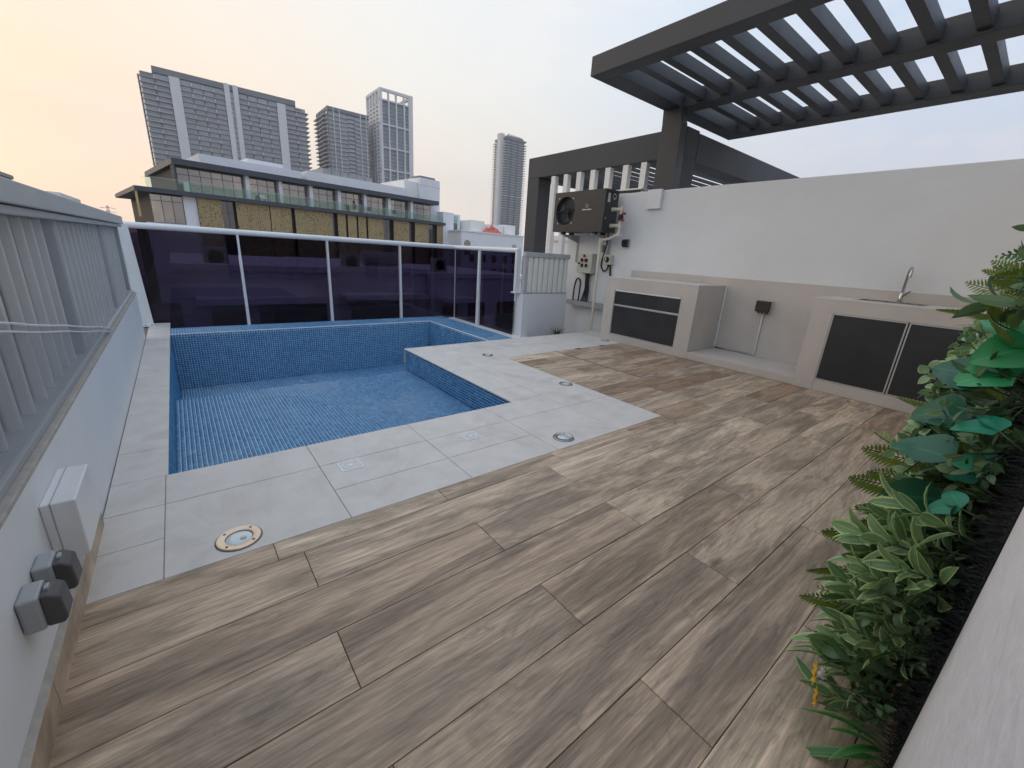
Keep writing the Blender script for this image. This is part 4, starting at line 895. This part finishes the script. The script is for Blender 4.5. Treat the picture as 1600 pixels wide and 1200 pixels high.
fill('small_leaf_bush', 40, 2.5, 3.5, .85, 1.15, .9, 1.2, 1.0)
fill('small_leaf_bush', 26, 1.7, 3.5, .0, .3, .9, 1.2, 1.0, -.03, .05)
# the plants that stand out
for k_, x, z, yaw, pitch, roll, s_ in (
    ('broad_leaf', 1.42, .76, .1, .05, .9, .95), ('broad_leaf', 1.34, .74, -.2, -.5, -.6, 1.1), ('broad_leaf', 1.50, .72, .35, -.2, 1.3, 1.0), ('broad_leaf', 1.46, .68, .1, .1, .2, .9),
    ('broad_leaf', 1.26, .66, -.3, .1, 1.4, 1.0), ('broad_leaf', 1.36, .60, .35, .25, -.9, .95), ('broad_leaf', 1.30, .54, .2, -.45, .5, .9), ('broad_leaf', 1.52, .80, .3, -.1, -.3, .8), ('broad_leaf', 1.22, .84, -.4, .1, .6, .9),
    ('bright_leaf', 1.24, .87, -.2, .1, 1.1, .9), ('bright_leaf', 1.29, .93, .1, .4, .5, .95), ('teal_leaf', 1.16, .62, -.3, -.3, .9, .75), ('teal_leaf', 1.13, .78, -.4, .1, 1.4, .8), ('teal_leaf', 1.36, .63, -.2, .2, .3, .7), ('teal_leaf', 1.19, .72, -.2, .3, -.5, .7),
    ('lime_leaf', 1.55, .66, .4, -.2, .4, 1.0), ('lime_leaf', 1.50, .60, .2, -.5, -.2, .9), ('lime_leaf', 1.9, .5, .2, -.1, .3, .9),
    ('fern_frond', 1.66, .44, .25, -.40, .5, .95), ('fern_frond', 1.58, .40, .30, -.55, -.4, .9), ('fern_frond', 1.50, .34, .25, -.45, .3, .95), ('fern_frond', 1.42, .27, .3, -.4, -.3, .9), ('fern_frond', 1.78, .50, .2, -.3, .6, .95), ('fern_frond', 1.70, .36, .4, -.5, .0, .9), ('fern_frond', 1.30, .22, .2, -.35, .4, .8), ('fern_frond', 1.92, .40, .2, -.3, .2, .9),
    ('green_fern_frond', 2.25, .72, .25, .12, .3, 1.45), ('green_fern_frond', 2.30, .80, .1, .35, -.4, 1.15), ('green_fern_frond', 2.15, .64, .2, -.1, .6, 1.1), ('green_fern_frond', 2.45, 1.12, .2, .2, .3, 1.3), ('green_fern_frond', 2.40, 1.20, .0, .3, -.2, 1.3), ('green_fern_frond', 2.5, 1.04, .2, -.1, .3, 1.2),
    ('grass_tuft', 2.45, 1.06, .2, .0, 0, 1.25), ('grass_tuft', 2.3, 1.00, .25, -.5, 0, 1.1), ('grass_tuft', 2.2, .60, .2, -.3, 0, 1.0), ('grass_tuft', 2.05, .52, .2, -.3, 0, 1.0), ('grass_tuft', 1.9, .92, .2, -.4, 0, 1.0),
    ('leaf_sprig', 1.26, .36, .3, .05, .3, 1.15), ('leaf_sprig', 1.21, .30, .15, -.2, 1.2, 1.25), ('leaf_sprig', 1.30, .27, .35, -.2, -.6, 1.1), ('leaf_sprig', 1.18, .20, .3, -.1, .2, 1.15), ('leaf_sprig', 1.14, .13, .25, 0, .9, 1.1), ('leaf_sprig', 1.24, .43, .1, .1, -.3, 1.0), ('leaf_sprig', 1.12, .27, -.1, .0, .5, 1.0), ('leaf_sprig', 1.36, .46, .3, 0, .9, 1.0), ('leaf_sprig', 1.20, .10, .4, 0, .9, 1.1), ('leaf_sprig', 1.33, .16, .3, 0, .3, 1.1),
    ('yellow_flower', 1.09, .15, .35, -.02, .3, 1.15), ('yellow_flower', 1.06, .115, .3, -.05, .3, 1.0), ('white_flower', 1.075, .135, .3, -.03, .9, 1.05), ('yellow_flower', 2.34, .45, .2, -.0, 0, 1.3), ('white_flower', 2.04, .91, .2, .0, 0, 1.2),
    ('long_leaf', 1.08, .06, .55, -.1, .4, 1.15), ('long_leaf', 1.06, .04, .85, -.05, -.3, 1.2), ('long_leaf', 1.07, .07, .3, .05, .6, 1.0)):
    if k_ in ('fern_frond', 'green_fern_frond'): roll = 1.25+.5*roll
    if k_ in ('broad_leaf', 'bright_leaf', 'teal_leaf'): roll = -1.05+.4*roll
    plant(k_, x, z, -.02 if 'fern_frond' == k_ else -.055, yaw, pitch+(.22 if k_ == 'fern_frond' else (-.1 if k_ == 'broad_leaf' else 0)), roll, s_*(1.15 if k_ == 'fern_frond' else 1))
# small palm behind the tile edge
pa = thing('small_palm', 'small spiky palm behind the tile edge in front of the low wall', 'plant', (4.43, 4.45, -.36))
part(MB().tube([(4.43, 4.45, -.36), (4.43, 4.45, -.10)], [.04, .03], 10), 'trunk', LM['stem'], pa)
for q in range(3):
    l = Leafy()
    for i in range(15):
        a = 2*math.pi*(i+q*.33)/15; e = .25+.4*q; d = Vector((math.cos(a)*math.cos(e), math.sin(a)*math.cos(e), math.sin(e)))
        l.leaf((0, 0, .26), d, (0, 0, 1), .24*rd.uniform(.8, 1.1), .014, .5, .15, .5, 5)
    inst('fronds', l.mesh('fronds', [LM['palm'], st]), pa)
MB().box(4.10, 5.298, 4.21, 6.9, -.5, -.38).build('planter_soil', MT['lawn']); bpy.data.objects['planter_soil']['kind'] = 'structure'

# ================================================================== THE CITY BEHIND
gd = MB().add([(-4000, -4000, -8), (4000, -4000, -8), (4000, 4000, -8), (-4000, 4000, -8)], [(0, 1, 2, 3)]).build('ground', MT['lawn']); gd['kind'] = 'structure'
rdm = MB().add([(-300, 12, -7.99), (300, 12, -7.99), (300, 20, -7.99), (-300, 20, -7.99)], [(0, 1, 2, 3)]).build('road', MT['road']); rdm['kind'] = 'structure'
vb = thing('villa', 'white villa under the roof terrace', 'house', (2.5, 3, -8))
part(MB().box(-.60, 5.49, -.59, 6.97, -8, -.86), 'walls', MT['bwhite'], vb)

def P(b, name, m, parent): return b.build(name, MT[m] if isinstance(m, str) else m, parent, off=(0, 0, 0))
# ---- apartment building with gold screens
K = 1.9
S = lambda s: s*K
Z = lambda z: 1.06+(z-1.06)*K
ap = thing('apartment_building', 'white apartment block with gold perforated screens and glass balconies', 'building', (-1.457*K, 38*K, 0), R(8.55))
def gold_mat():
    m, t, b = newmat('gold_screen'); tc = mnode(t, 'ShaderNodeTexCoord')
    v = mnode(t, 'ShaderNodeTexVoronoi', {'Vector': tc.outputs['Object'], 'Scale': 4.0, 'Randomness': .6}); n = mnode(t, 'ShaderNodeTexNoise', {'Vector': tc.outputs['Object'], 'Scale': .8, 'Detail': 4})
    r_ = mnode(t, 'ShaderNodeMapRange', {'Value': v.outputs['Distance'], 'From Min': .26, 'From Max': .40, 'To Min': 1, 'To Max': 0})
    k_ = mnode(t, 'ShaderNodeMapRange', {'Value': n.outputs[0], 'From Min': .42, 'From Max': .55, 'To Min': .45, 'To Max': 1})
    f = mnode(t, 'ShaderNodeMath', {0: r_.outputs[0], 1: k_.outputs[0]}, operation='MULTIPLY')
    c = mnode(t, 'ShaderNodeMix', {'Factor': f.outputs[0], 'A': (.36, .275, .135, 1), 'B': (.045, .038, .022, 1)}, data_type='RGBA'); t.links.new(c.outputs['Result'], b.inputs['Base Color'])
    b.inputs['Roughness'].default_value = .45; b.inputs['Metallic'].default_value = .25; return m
MT['goldscreen'] = gold_mat()
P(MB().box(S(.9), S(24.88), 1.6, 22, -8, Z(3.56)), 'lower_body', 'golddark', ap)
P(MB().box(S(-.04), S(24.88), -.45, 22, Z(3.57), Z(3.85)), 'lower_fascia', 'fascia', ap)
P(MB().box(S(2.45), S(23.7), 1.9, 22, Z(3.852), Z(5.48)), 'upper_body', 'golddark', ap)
P(MB().box(S(2.13), S(24.07), -.2, 22, Z(5.49), Z(5.86)), 'upper_fascia', 'fascia', ap)
fr = MB()
for q in range(7): fr.box(S(2.16)+.05, S(2.30), -.1+q*.28, .02+q*.28, Z(3.852), Z(5.488))
P(fr, 'end_louvre', 'fascia', ap)
pil = [(6.49, 6.75), (8.81, 9.05), (11.15, 11.41), (13.54, 13.80), (15.95, 16.21), (18.40, 18.69), (20.91, 21.18)]
for a, b in pil: P(MB().box(S(a), S(b), .55, 1.9, Z(3.852), Z(5.488)), 'pilaster', 'bwhite', ap)
ed = [2.46]+[x for p in pil for x in p]+[23.67]
def window(x0, x1, z0, z1, y, parent, trans=.28, cols=3, m='win', fm='fascia', fw=.06):
    f = MB().box(x0, x1, y, y+.08, z0, z0+fw).box(x0, x1, y, y+.08, z1-fw, z1)
    for i in range(cols+1): xx = x0+(x1-x0)*i/cols; f.box(max(x0, xx-fw/2), min(x1, xx+fw/2), y-.005, y+.085, z0+fw, z1-fw)
    if trans: zt = z1-(z1-z0)*trans; f.box(x0+fw, x1-fw, y+.005, y+.075, zt-fw/2, zt+fw/2)
    wn_ = P(f, 'window', fm, parent)
    for i in range(cols):
        xa, xb = x0+(x1-x0)*i/cols+fw/2, x0+(x1-x0)*(i+1)/cols-fw/2
        if xb-xa > .02: P(MB().box(xa, xb, y+.03, y+.05, z0+fw, z1-fw), 'pane', m, wn_)
    return wn_
for i in range(0, len(ed), 2): window(S(ed[i])+.03, S(ed[i+1])-.03, Z(3.852)+.01, Z(5.488)-.01, 1.55, ap, .30, 6 if i == 0 else 3)
for i, (a, b) in enumerate(zip([.59, 2.3, 4.4]+[p[0] for p in pil], [2.3, 4.4, 6.49]+[p[0] for p in pil[1:]]+[24.6])):
    P(MB().box(S(a)+.02, S(b)-.02, -.30, -.27, Z(3.852), Z(4.49)), 'balcony_glass', 'clearglass', ap)
P(MB().box(S(.57), S(24.62), -.315, -.255, Z(4.49), Z(4.49)+.04), 'balcony_rail', 'greyframe', ap)
P(MB().box(S(.57), S(.59), -.30, 3, Z(3.852), Z(4.49)), 'balcony_glass', 'clearglass', ap)
P(MB().box(S(2.6), S(2.9), -.26, -.20, Z(3.86), Z(4.45)), 'planter', 'slatw', ap)
# lower storey
window(S(.73), S(2.47), Z(1.7), Z(3.50), .75, ap, .22, 3)
P(MB().box(S(2.49), S(3.25), .55, 1.6, -8, Z(3.565)), 'pier', 'bwhite', ap)
P(MB().box(S(.35), S(2.49), .60, 1.6, -8, Z(1.69)), 'spandrel', 'bwhite', ap)
lv = MB()
for q in range(6): lv.box(S(.02)+.05, S(.02)+.12, -.2+q*.3, -.08+q*.3, Z(2.0), Z(3.565))
P(lv, 'end_louvre', 'gold', ap)
for a, b in ((3.25, 4.70), (5.61, 7.88), (7.93, 9.48), (9.76, 12.81), (13.30, 14.04), (14.22, 15.05), (15.21, 15.98), (16.15, 17.73), (18.83, 20.60), (21.27, 22.93), (24.02, 24.83)):
    n_ = max(1, round((b-a)/.76)); w_ = (b-a)/n_
    for i in range(n_): P(MB().box(S(a+w_*i)+.012, S(a+w_*(i+1))-.012, .25+.02*(i % 2), .31+.02*(i % 2), Z(-1.6), Z(3.565)), 'gold_screen', 'goldscreen', ap)
for a, b in ((4.74, 5.57), (9.50, 9.74), (12.83, 13.27), (17.76, 18.80), (20.63, 21.24), (22.96, 23.99)): window(S(a), S(b), Z(-1.0), Z(3.56), 1.0, ap, .18, 2 if b-a > .6 else 1, m='windark')
P(MB().box(S(4.0), S(10.95), 2.5, 12, Z(5.862), Z(6.60)), 'roof_parapet', 'bwhite', ap)
P(MB().box(S(7.2), S(9.75), 3.2, 9, Z(6.602), Z(6.92)), 'roof_box', 'bwhite', ap)
P(MB().box(S(11.43), S(21.2), 2.2, 12, Z(5.862), Z(6.72)), 'roof_parapet', 'bwhite', ap)
for q in range(6): P(MB().box(S(12.9+q*.78), S(12.9+q*.78+.74), 2.9, 9, Z(6.722), Z(7.22-.02*q)), 'roof_panel', 'bgrey', ap)
P(MB().box(S(21.1), S(22.7), 3.2, 12, Z(5.862), Z(7.55)), 'stair_tower', 'slatw', ap)
P(MB().box(S(22.71), S(25.2), 2.4, 14, Z(3.86), Z(8.02)), 'stair_tower', 'bwhite', ap)
P(MB().box(S(22.70), S(25.22), 2.38, 2.395, Z(7.30), Z(7.33)), 'groove', 'bgrey', ap)
P(MB().box(S(22.9), S(24.8), 3, 6, Z(8.022), Z(8.25)), 'roof_unit', 'towergrey', ap)
for x in (21.3, 21.6, 21.75): P(MB().box(S(x), S(x)+.05, 4, 4.05, Z(7.552), Z(8.3)), 'aerial', 'bgrey', ap)
P(MB().box(S(24.89), S(26.35), .5, 18, -8, Z(4.98)), 'wing', 'bwhite', ap)
P(MB().box(S(26.36), S(27.45), .9, 18, -8, Z(4.90)), 'wing', 'bwhite', ap)
window(S(26.42), S(27.0), Z(1.5), Z(4.0), .82, ap, .2, 1); P(MB().box(S(26.4), S(27.1), .75, .79, Z(4.1), Z(4.75)), 'balcony_glass', 'clearglass', ap)
window(S(21.25), S(23.6), Z(5.93), Z(5.97), 2.1, ap, 0, 1)
# things standing on its balcony
sofa = thing('balcony_chair', 'small white chair on the upper balcony of the apartment block', 'chair', tuple(Matrix.Rotation(R(8.55), 3, 'Z') @ Vector((S(7.55), .4, 0))+Vector((-1.457*K, 38*K, Z(3.855)))), R(8.55))
P(MB().box(-.35, .35, -.3, .3, .3, .42), 'seat', 'bwhite', sofa); P(MB().box(-.35, .35, .22, .3, .42, .85), 'backrest', 'bwhite', sofa)
for sx in (-.32, .28): P(MB().box(sx, sx+.05, -.28, .28, 0, .3), 'leg', 'bwhite', sofa)
def at_ap(s, d, z): return tuple(Matrix.Rotation(R(8.55), 3, 'Z') @ Vector((S(s), d, 0))+Vector((-1.457*K, 38*K, z)))
for s_, hh, lab, cc in ((14.95, 1.3, 'tall grey-green potted plant on the apartment balcony', (.10, .13, .07)), (16.35, 1.1, 'red leaved potted plant on the apartment balcony', (.28, .07, .06)), (18.95, 1.25, 'slim dark green potted plant at the right of the apartment balcony', (.03, .08, .05))):
    pt = thing('potted_plant', lab, 'plant', at_ap(s_, .3, Z(3.855)), group=None)
    P(MB().lathe([(.18, 0), (.24, .4), (.2, .4)], (0, 0, 0), n=12), 'pot', 'slatw', pt); l = Leafy()
    for i in range(70): l.leaf((rd.gauss(0, .12), rd.gauss(0, .12), .4+rd.random()*hh*.5), (rd.uniform(-1, 1), rd.uniform(-1, 1), rd.uniform(.2, 1.4)), rv(), .4*rd.uniform(.6, 1.2), .12, .4, .1, .8, 4)
    inst('foliage', l.mesh('foliage', [leaf_material('balcony_foliage', [x*.7 for x in cc], cc), st]), pt)
tw = thing('hanging_towel', 'dark blue towel hanging behind the apartment balcony glass', 'towel', at_ap(15.6, .2, Z(4.1)))
P(MB().box(-.2, .2, -.02, .02, 0, 1.6), 'cloth', mat('navy_cloth', (.02, .035, .12), .9), tw)

# ---- towers
def tower(name, label, x, y): return thing(name, label, 'tower', (x, y, -8))
sl_ = tower('slab_tower', 'very wide grey slab tower with long balconies and pale vertical strips', 45, 400)
O = Vector((45, 400, -8))
def Q(b, name, m, root): return b.build(name, MT[m] if isinstance(m, str) else m, root, off=tuple(root.location))
Q(MB().box(-.9, 97, 402, 424, -8, 98.2).box(5, 90, 401.5, 424, 98.2, 101.2), 'core', 'towerdark', sl_)
Q(MB().box(4.8, 90.1, 400.4, 425, 101.2, 104.8), 'roof_band', 'towergrey', sl_); Q(MB().box(-1.2, 5.2, 400.6, 425, 98.2, 100.2), 'roof_band', 'towergrey', sl_); Q(MB().box(90, 94, 400.6, 425, 98.2, 99.6), 'roof_band', 'towergrey', sl_)
for a, b, zt in ((13.05, 18.8, 100.9), (43.9, 47.1, 104.9), (49.2, 52.3, 104.9), (77, 82.7, 100.4)): Q(MB().box(a, b, 399.3, 402.2, -8, zt), 'pale_strip', 'towerwhite', sl_)
secs = [(-2.1, 13.0, [5.45]), (18.8, 43.9, [25.1, 31.4, 37.7]), (52.3, 77, [58.1, 64.4, 70.9]), (82.7, 97.3, [90.0])]
PF = 3.2
wm = {}
for i in range(22):
    zf = 97.6-PF*i
    for q, (a, b, js) in enumerate(secs):
        Q(MB().box(a, b, 399.7-(.5 if q in (0, 3) else 0), 402.1, zf-.22, zf+.30), 'balcony', 'balc', sl_)
        es = [a]+js+[b]
        for u, v in zip(es, es[1:]):
            wdt = round(v-u-.7, 1)
            if wdt not in wm: wm[wdt] = MB().box(-wdt/2, wdt/2, -.05, .1, .6, PF-.35).mesh('window', MT['wintower'])
            inst('window', wm[wdt], sl_, ((u+v)/2-45, .95, zf+8))
    Q(MB().box(47.15, 49.15, 400.6, 402.1, zf+.2, zf+2.6), 'stair_window', 'wintower', sl_); Q(MB().box(47.12, 49.18, 400.2, 402.1, zf-.35, zf+.1), 'stair_band', 'towerwhite', sl_)
for q, (a, b, js) in enumerate(secs):
    for j in js:
        for i in range(22):
            if (i+int(j)) % 2: Q(MB().box(j-.25, j+.25, 399.6, 402.1, 97.9-PF*i, 97.9-PF*i+1.9), 'balcony_divider', 'towerwhite', sl_)
        Q(MB().box(j-.12, j+.12, 400.2, 402.1, 20, 101.1), 'mullion', 'towergrey', sl_)
for i in range(22): Q(MB().box(-3.2, -2.15, 400, 422, 97.6-PF*i-.3, 97.6-PF*i+.5), 'end_balcony', 'balc', sl_); Q(MB().box(97.35, 99.0, 400, 422, 97.6-PF*i-.3, 97.6-PF*i+.4), 'end_balcony', 'balc', sl_)
for x, w_ in ((22, 5), (76, 5), (86, 4)): Q(MB().box(x, x+w_, 408, 414, 104.85, 106.6), 'roof_unit', 'towerwhite', sl_)

mt = tower('mid_tower', 'grey balcony tower with pale grid lines left of the white framed tower', 140, 430)
Q(MB().box(123.5, 158.4, 432, 466, -8, 113.6), 'core', 'towerdark', mt); Q(MB().box(122.2, 158.6, 430.3, 466, 112.4, 115.2), 'roof_band', 'towergrey', mt)
for i in range(22):
    zf = 108.6-3.35*i
    Q(MB().box(122.2, 138.8, 430, 432.1, zf-.3, zf+.55), 'balcony', 'balc', mt); Q(MB().box(145.6, 158.6, 430, 432.1, zf-.3, zf+.55), 'balcony', 'balc', mt)
    Q(MB().box(119.0, 122.15, 430, 465, zf-.3, zf+.3), 'end_balcony', 'balc', mt)
    Q(MB().box(122.3, 122.45, 432, 464, zf+.9, zf+2.9), 'side_glazing', 'slatw', mt)
    for a, b in ((122.9, 127), (127.5, 132), (132.5, 138.6), (139.0, 145.4), (145.8, 150.7), (151.1, 156), (156.4, 158.3)):
        Q(MB().box(a, b, 431.2, 432.05, zf+.6, zf+2.9), 'window', 'wintower', mt)
for x in (127.2, 132.2, 150.9, 156.1): Q(MB().box(x-.3, x+.3, 429.7, 432.1, 20, 115.3), 'fin', 'towerwhite', mt)
for y in (438, 446, 455): Q(MB().box(119.2, 122.2, y, y+.6, 20, 112), 'side_fin', 'towergrey', mt)
Q(MB().box(121.9, 122.6, 429.7, 430.6, 20, 115.3), 'fin', 'towergrey', mt)

wt = tower('white_framed_tower', 'tall slim tower with white frame and open crown', 180, 420)
Q(MB().box(168.2, 196, 422, 453, -8, 128.6), 'core', 'towerdark', wt)
for a, b in ((165.7, 168), (173.7, 174.9), (181.0, 182.2), (188.9, 190.1), (193.8, 198)): Q(MB().box(a, b, 420, 422.4, -8, 135.6), 'frame_column', 'towerwhite', wt); Q(MB().box(a, b, 452.6, 455, 128, 135.6), 'frame_column', 'towerwhite', wt)
for z0, z1 in ((135.6, 137.8), (128.2, 129.4), (108.6, 109.8), (89.5, 90.7), (70.7, 71.9), (51.6, 52.8)): Q(MB().box(165.7, 198, 419.9, 422.3, z0, z1), 'frame_beam', 'towerwhite', wt)
Q(MB().box(165.7, 198, 452.7, 455.1, 135.6, 137.8).box(165.7, 168, 422.3, 452.7, 135.6, 137.8).box(195.7, 198, 422.3, 452.7, 135.6, 137.8), 'crown_beam', 'towerwhite', wt)
for i in range(24):
    zf = 124.6-3.18*i
    for a, b in ((168.1, 173.6), (175, 180.9), (182.3, 188.8), (190.2, 193.7)): Q(MB().box(a, b, 421.7, 421.95, zf+.5, zf+3.0), 'window', 'winblue', wt)
    Q(MB().box(168.1, 193.7, 421.2, 422.1, zf-.15, zf+.35), 'spandrel', 'balc', wt)
sidew = MB()
for y in (422.3, 430, 437.5, 445, 452.3): sidew.box(165.75, 168.1, y, y+2.4, -8, 135.6)
for i in range(26): sidew.box(165.9, 168.05, 424, 452.5, 124.6-3.18*i-.5, 124.6-3.18*i+1.0)
Q(sidew, 'side_frame', 'towerwhite', wt); Q(MB().box(166.6, 168, 424, 452.5, 20, 128), 'side_glazing', 'wintower', wt)

rt = tower('right_tower', 'slender pale blue tower with balconies right of the gap in the skyline', 405, 520)
Q(MB().box(388, 419.5, 523, 552, -8, 155), 'core', 'winblue', rt); Q(MB().box(386, 421, 520.5, 550, 155, 157), 'roof_band', 'towergrey', rt)
Q(MB().box(381, 388, 529, 537, -8, 162), 'lift_core', 'towerwhite', rt); Q(MB().box(390, 418, 524, 545, 157.05, 160), 'roof_unit', 'towergrey', rt)
for i in range(45):
    zf = 151.5-3.3*i; Q(MB().box(385.5, 421.5 if zf > 80 or i % 1 == 0 else 410, 520.8, 523.1, zf-.3, zf+.45), 'balcony', 'towerwhite' if zf < 84 and zf > 79 else 'balc', rt)
    Q(MB().box(384, 388, 538, 552, zf-.3, zf+.5), 'side_balcony', 'slatw', rt); Q(MB().box(385, 387.9, 524, 528.5, zf-.3, zf+.5), 'side_balcony', 'slatw', rt); Q(MB().box(419.5, 423, 521, 550, zf-.3, zf+.5), 'end_balcony', 'slatw', rt)
for x in (396, 407): Q(MB().box(x-.4, x+.4, 520.4, 523.1, 10, 155), 'fin', 'towergrey', rt)
Q(MB().tube([(392, 530, 160), (394, 530, 163), (418, 530, 162.2)], .5, 5), 'crane_jib', 'balc', rt)

# ---- low buildings
lb = thing('arched_house', 'low white building with arched windows below the slender tower', 'house', (53, 75, -8))
Q(MB().box(45.5, 61.5, 75, 90, -8, 4.9), 'wall', 'bwhite', lb); Q(MB().box(45.3, 61.6, 74.85, 90, 4.902, 5.15), 'parapet', 'bwhite', lb)
Q(MB().box(49, 52.3, 77, 88, 5.152, 7.35), 'roof_room', 'slatw', lb); Q(MB().box(53.2, 58.8, 79, 88, 5.152, 7.0), 'roof_room', 'bwhite', lb); Q(MB().box(58.9, 61.4, 78, 88, 5.152, 7.25), 'roof_room', 'slatw', lb)
for x, r_ in ((46.9, .75), (59.0, .6)):
    Q(MB().prism([(x-r_, .5), (x+r_, .5)]+[(x+r_*math.cos(a), 2.6+r_*math.sin(a)) for a in [math.pi*i/12 for i in range(13)]], 1, 74.95, 75.05), 'arched_window', 'win', lb)
for i in range(5):
    for z in (-6.5, -3.6, -.8): Q(MB().box(47.5+2.8*i, 48.7+2.8*i, 74.93, 75.03, z, z+1.5), 'window', 'win', lb)
tp = thing('coral_tarpaulin', 'coral red tarpaulin heap on the roof of the arched house', 'tarpaulin', (54, 76.5, 5.15))
n_ = 18; vs_ = []; fs_ = []
for i in range(n_):
    for j in range(8):
        t_ = i/(n_-1); u_ = j/7; vs_.append(((t_-.5)*4.6, (u_-.5)*2, max(0, math.sin(math.pi*t_)**.6*math.sin(math.pi*u_)*(1.05+.35*math.sin(i*2.3+j)+(.9 if i in (3, 8) and j in (3, 4) else 0)))))
for i in range(n_-1):
    for j in range(7): a = i*8+j; fs_.append((a, a+8, a+9, a+1))
P(MB().add(vs_, fs_), 'cloth', 'coral', tp)
# townhouses across the street (seen through the dark glass)
def townhouse(label, x0, x1, y, zt, wins, canopy):
    h = thing('townhouse', label, 'house', ((x0+x1)/2, y, -8), group='white townhouses across the street')
    Q(MB().box(x0, x1, y, y+12, -8, zt-.25), 'wall', 'bwhite', h); Q(MB().box(x0-.12, x1+.05, y-.15, y+12, zt-.25, zt), 'parapet', 'bwhite', h)
    for a, b in canopy: Q(MB().box(a, b, y-1.3, y-.01, zt-1.55, zt-1.3), 'canopy', 'bwhite', h)
    for (a, b, z0, z1) in wins:
        f = Q(MB().box(a, b, y-.06, y+.04, z0, z1), 'window', 'win', h); fr_ = MB(); xm = (a+b)/2
        fr_.box(xm-.04, xm+.04, y-.10, y-.061, z0, z1).box(a, b, y-.10, y-.061, (z0*.6+z1*.4)-.03, (z0*.6+z1*.4)+.03); Q(fr_, 'window_bar', 'greyframe', f)
    return h
townhouse('left white townhouse seen through the first dark glass panels', -.1, 6.2, 22, -.08, [(.9, 2.1, -4.4, -2.0), (2.7, 5.6, -3.6, -1.8)], [(.4, 4.6)])
townhouse('middle white townhouse seen through the third dark glass panel', 6.25, 11.4, 22.6, -.05, [(7.0, 9.9, -3.7, -1.9)], [(6.4, 10.9)])
townhouse('right white townhouse seen through the last dark glass panels', 11.45, 18.5, 21.8, -.2, [(12.0, 13.0, -4, -2.1), (13.8, 15.0, -3.7, -1.9), (16, 17.6, -3.7, -1.9)], [(11.7, 13.6)])
for x, lab in ((1.4, 'grey air conditioner on the left townhouse roof'), (7.2, 'grey air conditioner on the middle townhouse roof, left of the tank'), (12.4, 'grey air conditioner on the right townhouse roof')):
    a = thing('roof_air_conditioner', lab, 'air conditioner', (x, 23, -.2), group=None); P(MB().box(-.45, .45, -.2, .2, 0, .8), 'case', 'bgrey', a); P(MB().lathe([(.3, -.21), (.3, -.2)], (0, 0, .4), axis=1, n=20), 'fan', 'towerdark', a)
tk = thing('roof_tank', 'long grey water tank lying on the middle townhouse roof', 'tank', (9.2, 24, -.05)); P(MB().tube([(-1, 0, .45), (1, 0, .45)], .38, 16), 'tank', 'bgrey', tk); P(MB().box(-.8, .8, -.3, .3, 0, .12), 'cradle', 'bgrey', tk)
# far left: rooftops over the screen and a pylon
for nm, x0, x1, y, zt, m, lab in (('distant_house', -16, -8.2, 62, 4.2, 'bwhite', 'white house roof just above the far end of the screen'), ('distant_house', -34, -14.5, 70, 6.6, 'bgrey', 'grey house roof above the middle of the screen'), ('distant_house', -15, -11.0, 14, 3.1, 'lowroof', 'dark roof edge above the near end of the screen')):
    h = thing(nm, lab, 'house', ((x0+x1)/2, y, -8)); Q(MB().box(x0, x1, y, y+12, -8, zt-.4), 'wall', m, h); Q(MB().box(x0-.2, x1+.2, y-.2, y+12, zt-.4, zt), 'parapet', m, h)
    for q in range(int((x1-x0)/2.6)):
        for zz in (zt-2.6, zt-5.8, zt-9): Q(MB().box(x0+.9+2.6*q, x0+2.1+2.6*q, y-.05, y+.05, zz, zz+1.5), 'window', 'win', h)
py = thing('power_pylon', 'distant lattice power pylon at the left of the skyline', 'pylon', (-72, 930, -8))
q_ = MB(); Hh = 44
for sx in (-1, 1):
    for sy in (-1, 1): q_.tube([(sx*4, sy*4, 0), (sx*.8, sy*.8, Hh)], .3, 4)
for i in range(8):
    t0, t1 = i/8, (i+1)/8; w0, w1 = 4-3.2*t0, 4-3.2*t1
    for sy in (-1, 1): q_.tube([(-w0, sy*w0, Hh*t0), (w1, sy*w1, Hh*t1)], .18, 4).tube([(w0, sy*w0, Hh*t0), (-w1, sy*w1, Hh*t1)], .18, 4)
P(q_, 'lattice', 'bgrey', py)
for z in (28, 34, 40): P(MB().tube([(-9, 0, z), (0, 0, z+1.6), (9, 0, z)], .35, 4), 'crossarm', 'bgrey', py)

# ------------------------------------------------------------------ hazy air
hz = MB().box(-700, 900, -60, 1000, -9, 175).build('haze', None); hz.data.materials.clear()
hm = bpy.data.materials.new('haze'); hm.use_nodes = True; ht_ = hm.node_tree; ht_.nodes.clear()
ho = ht_.nodes.new('ShaderNodeOutputMaterial'); hv = ht_.nodes.new('ShaderNodeVolumePrincipled'); hv.inputs['Color'].default_value = (.86, .87, .90, 1); hv.inputs['Density'].default_value = .00035
ht_.links.new(hv.outputs[0], ho.inputs['Volume']); hz.data.materials.append(hm); hz['kind'] = 'stuff'; hz['label'] = 'thin warm haze in the air over the city'
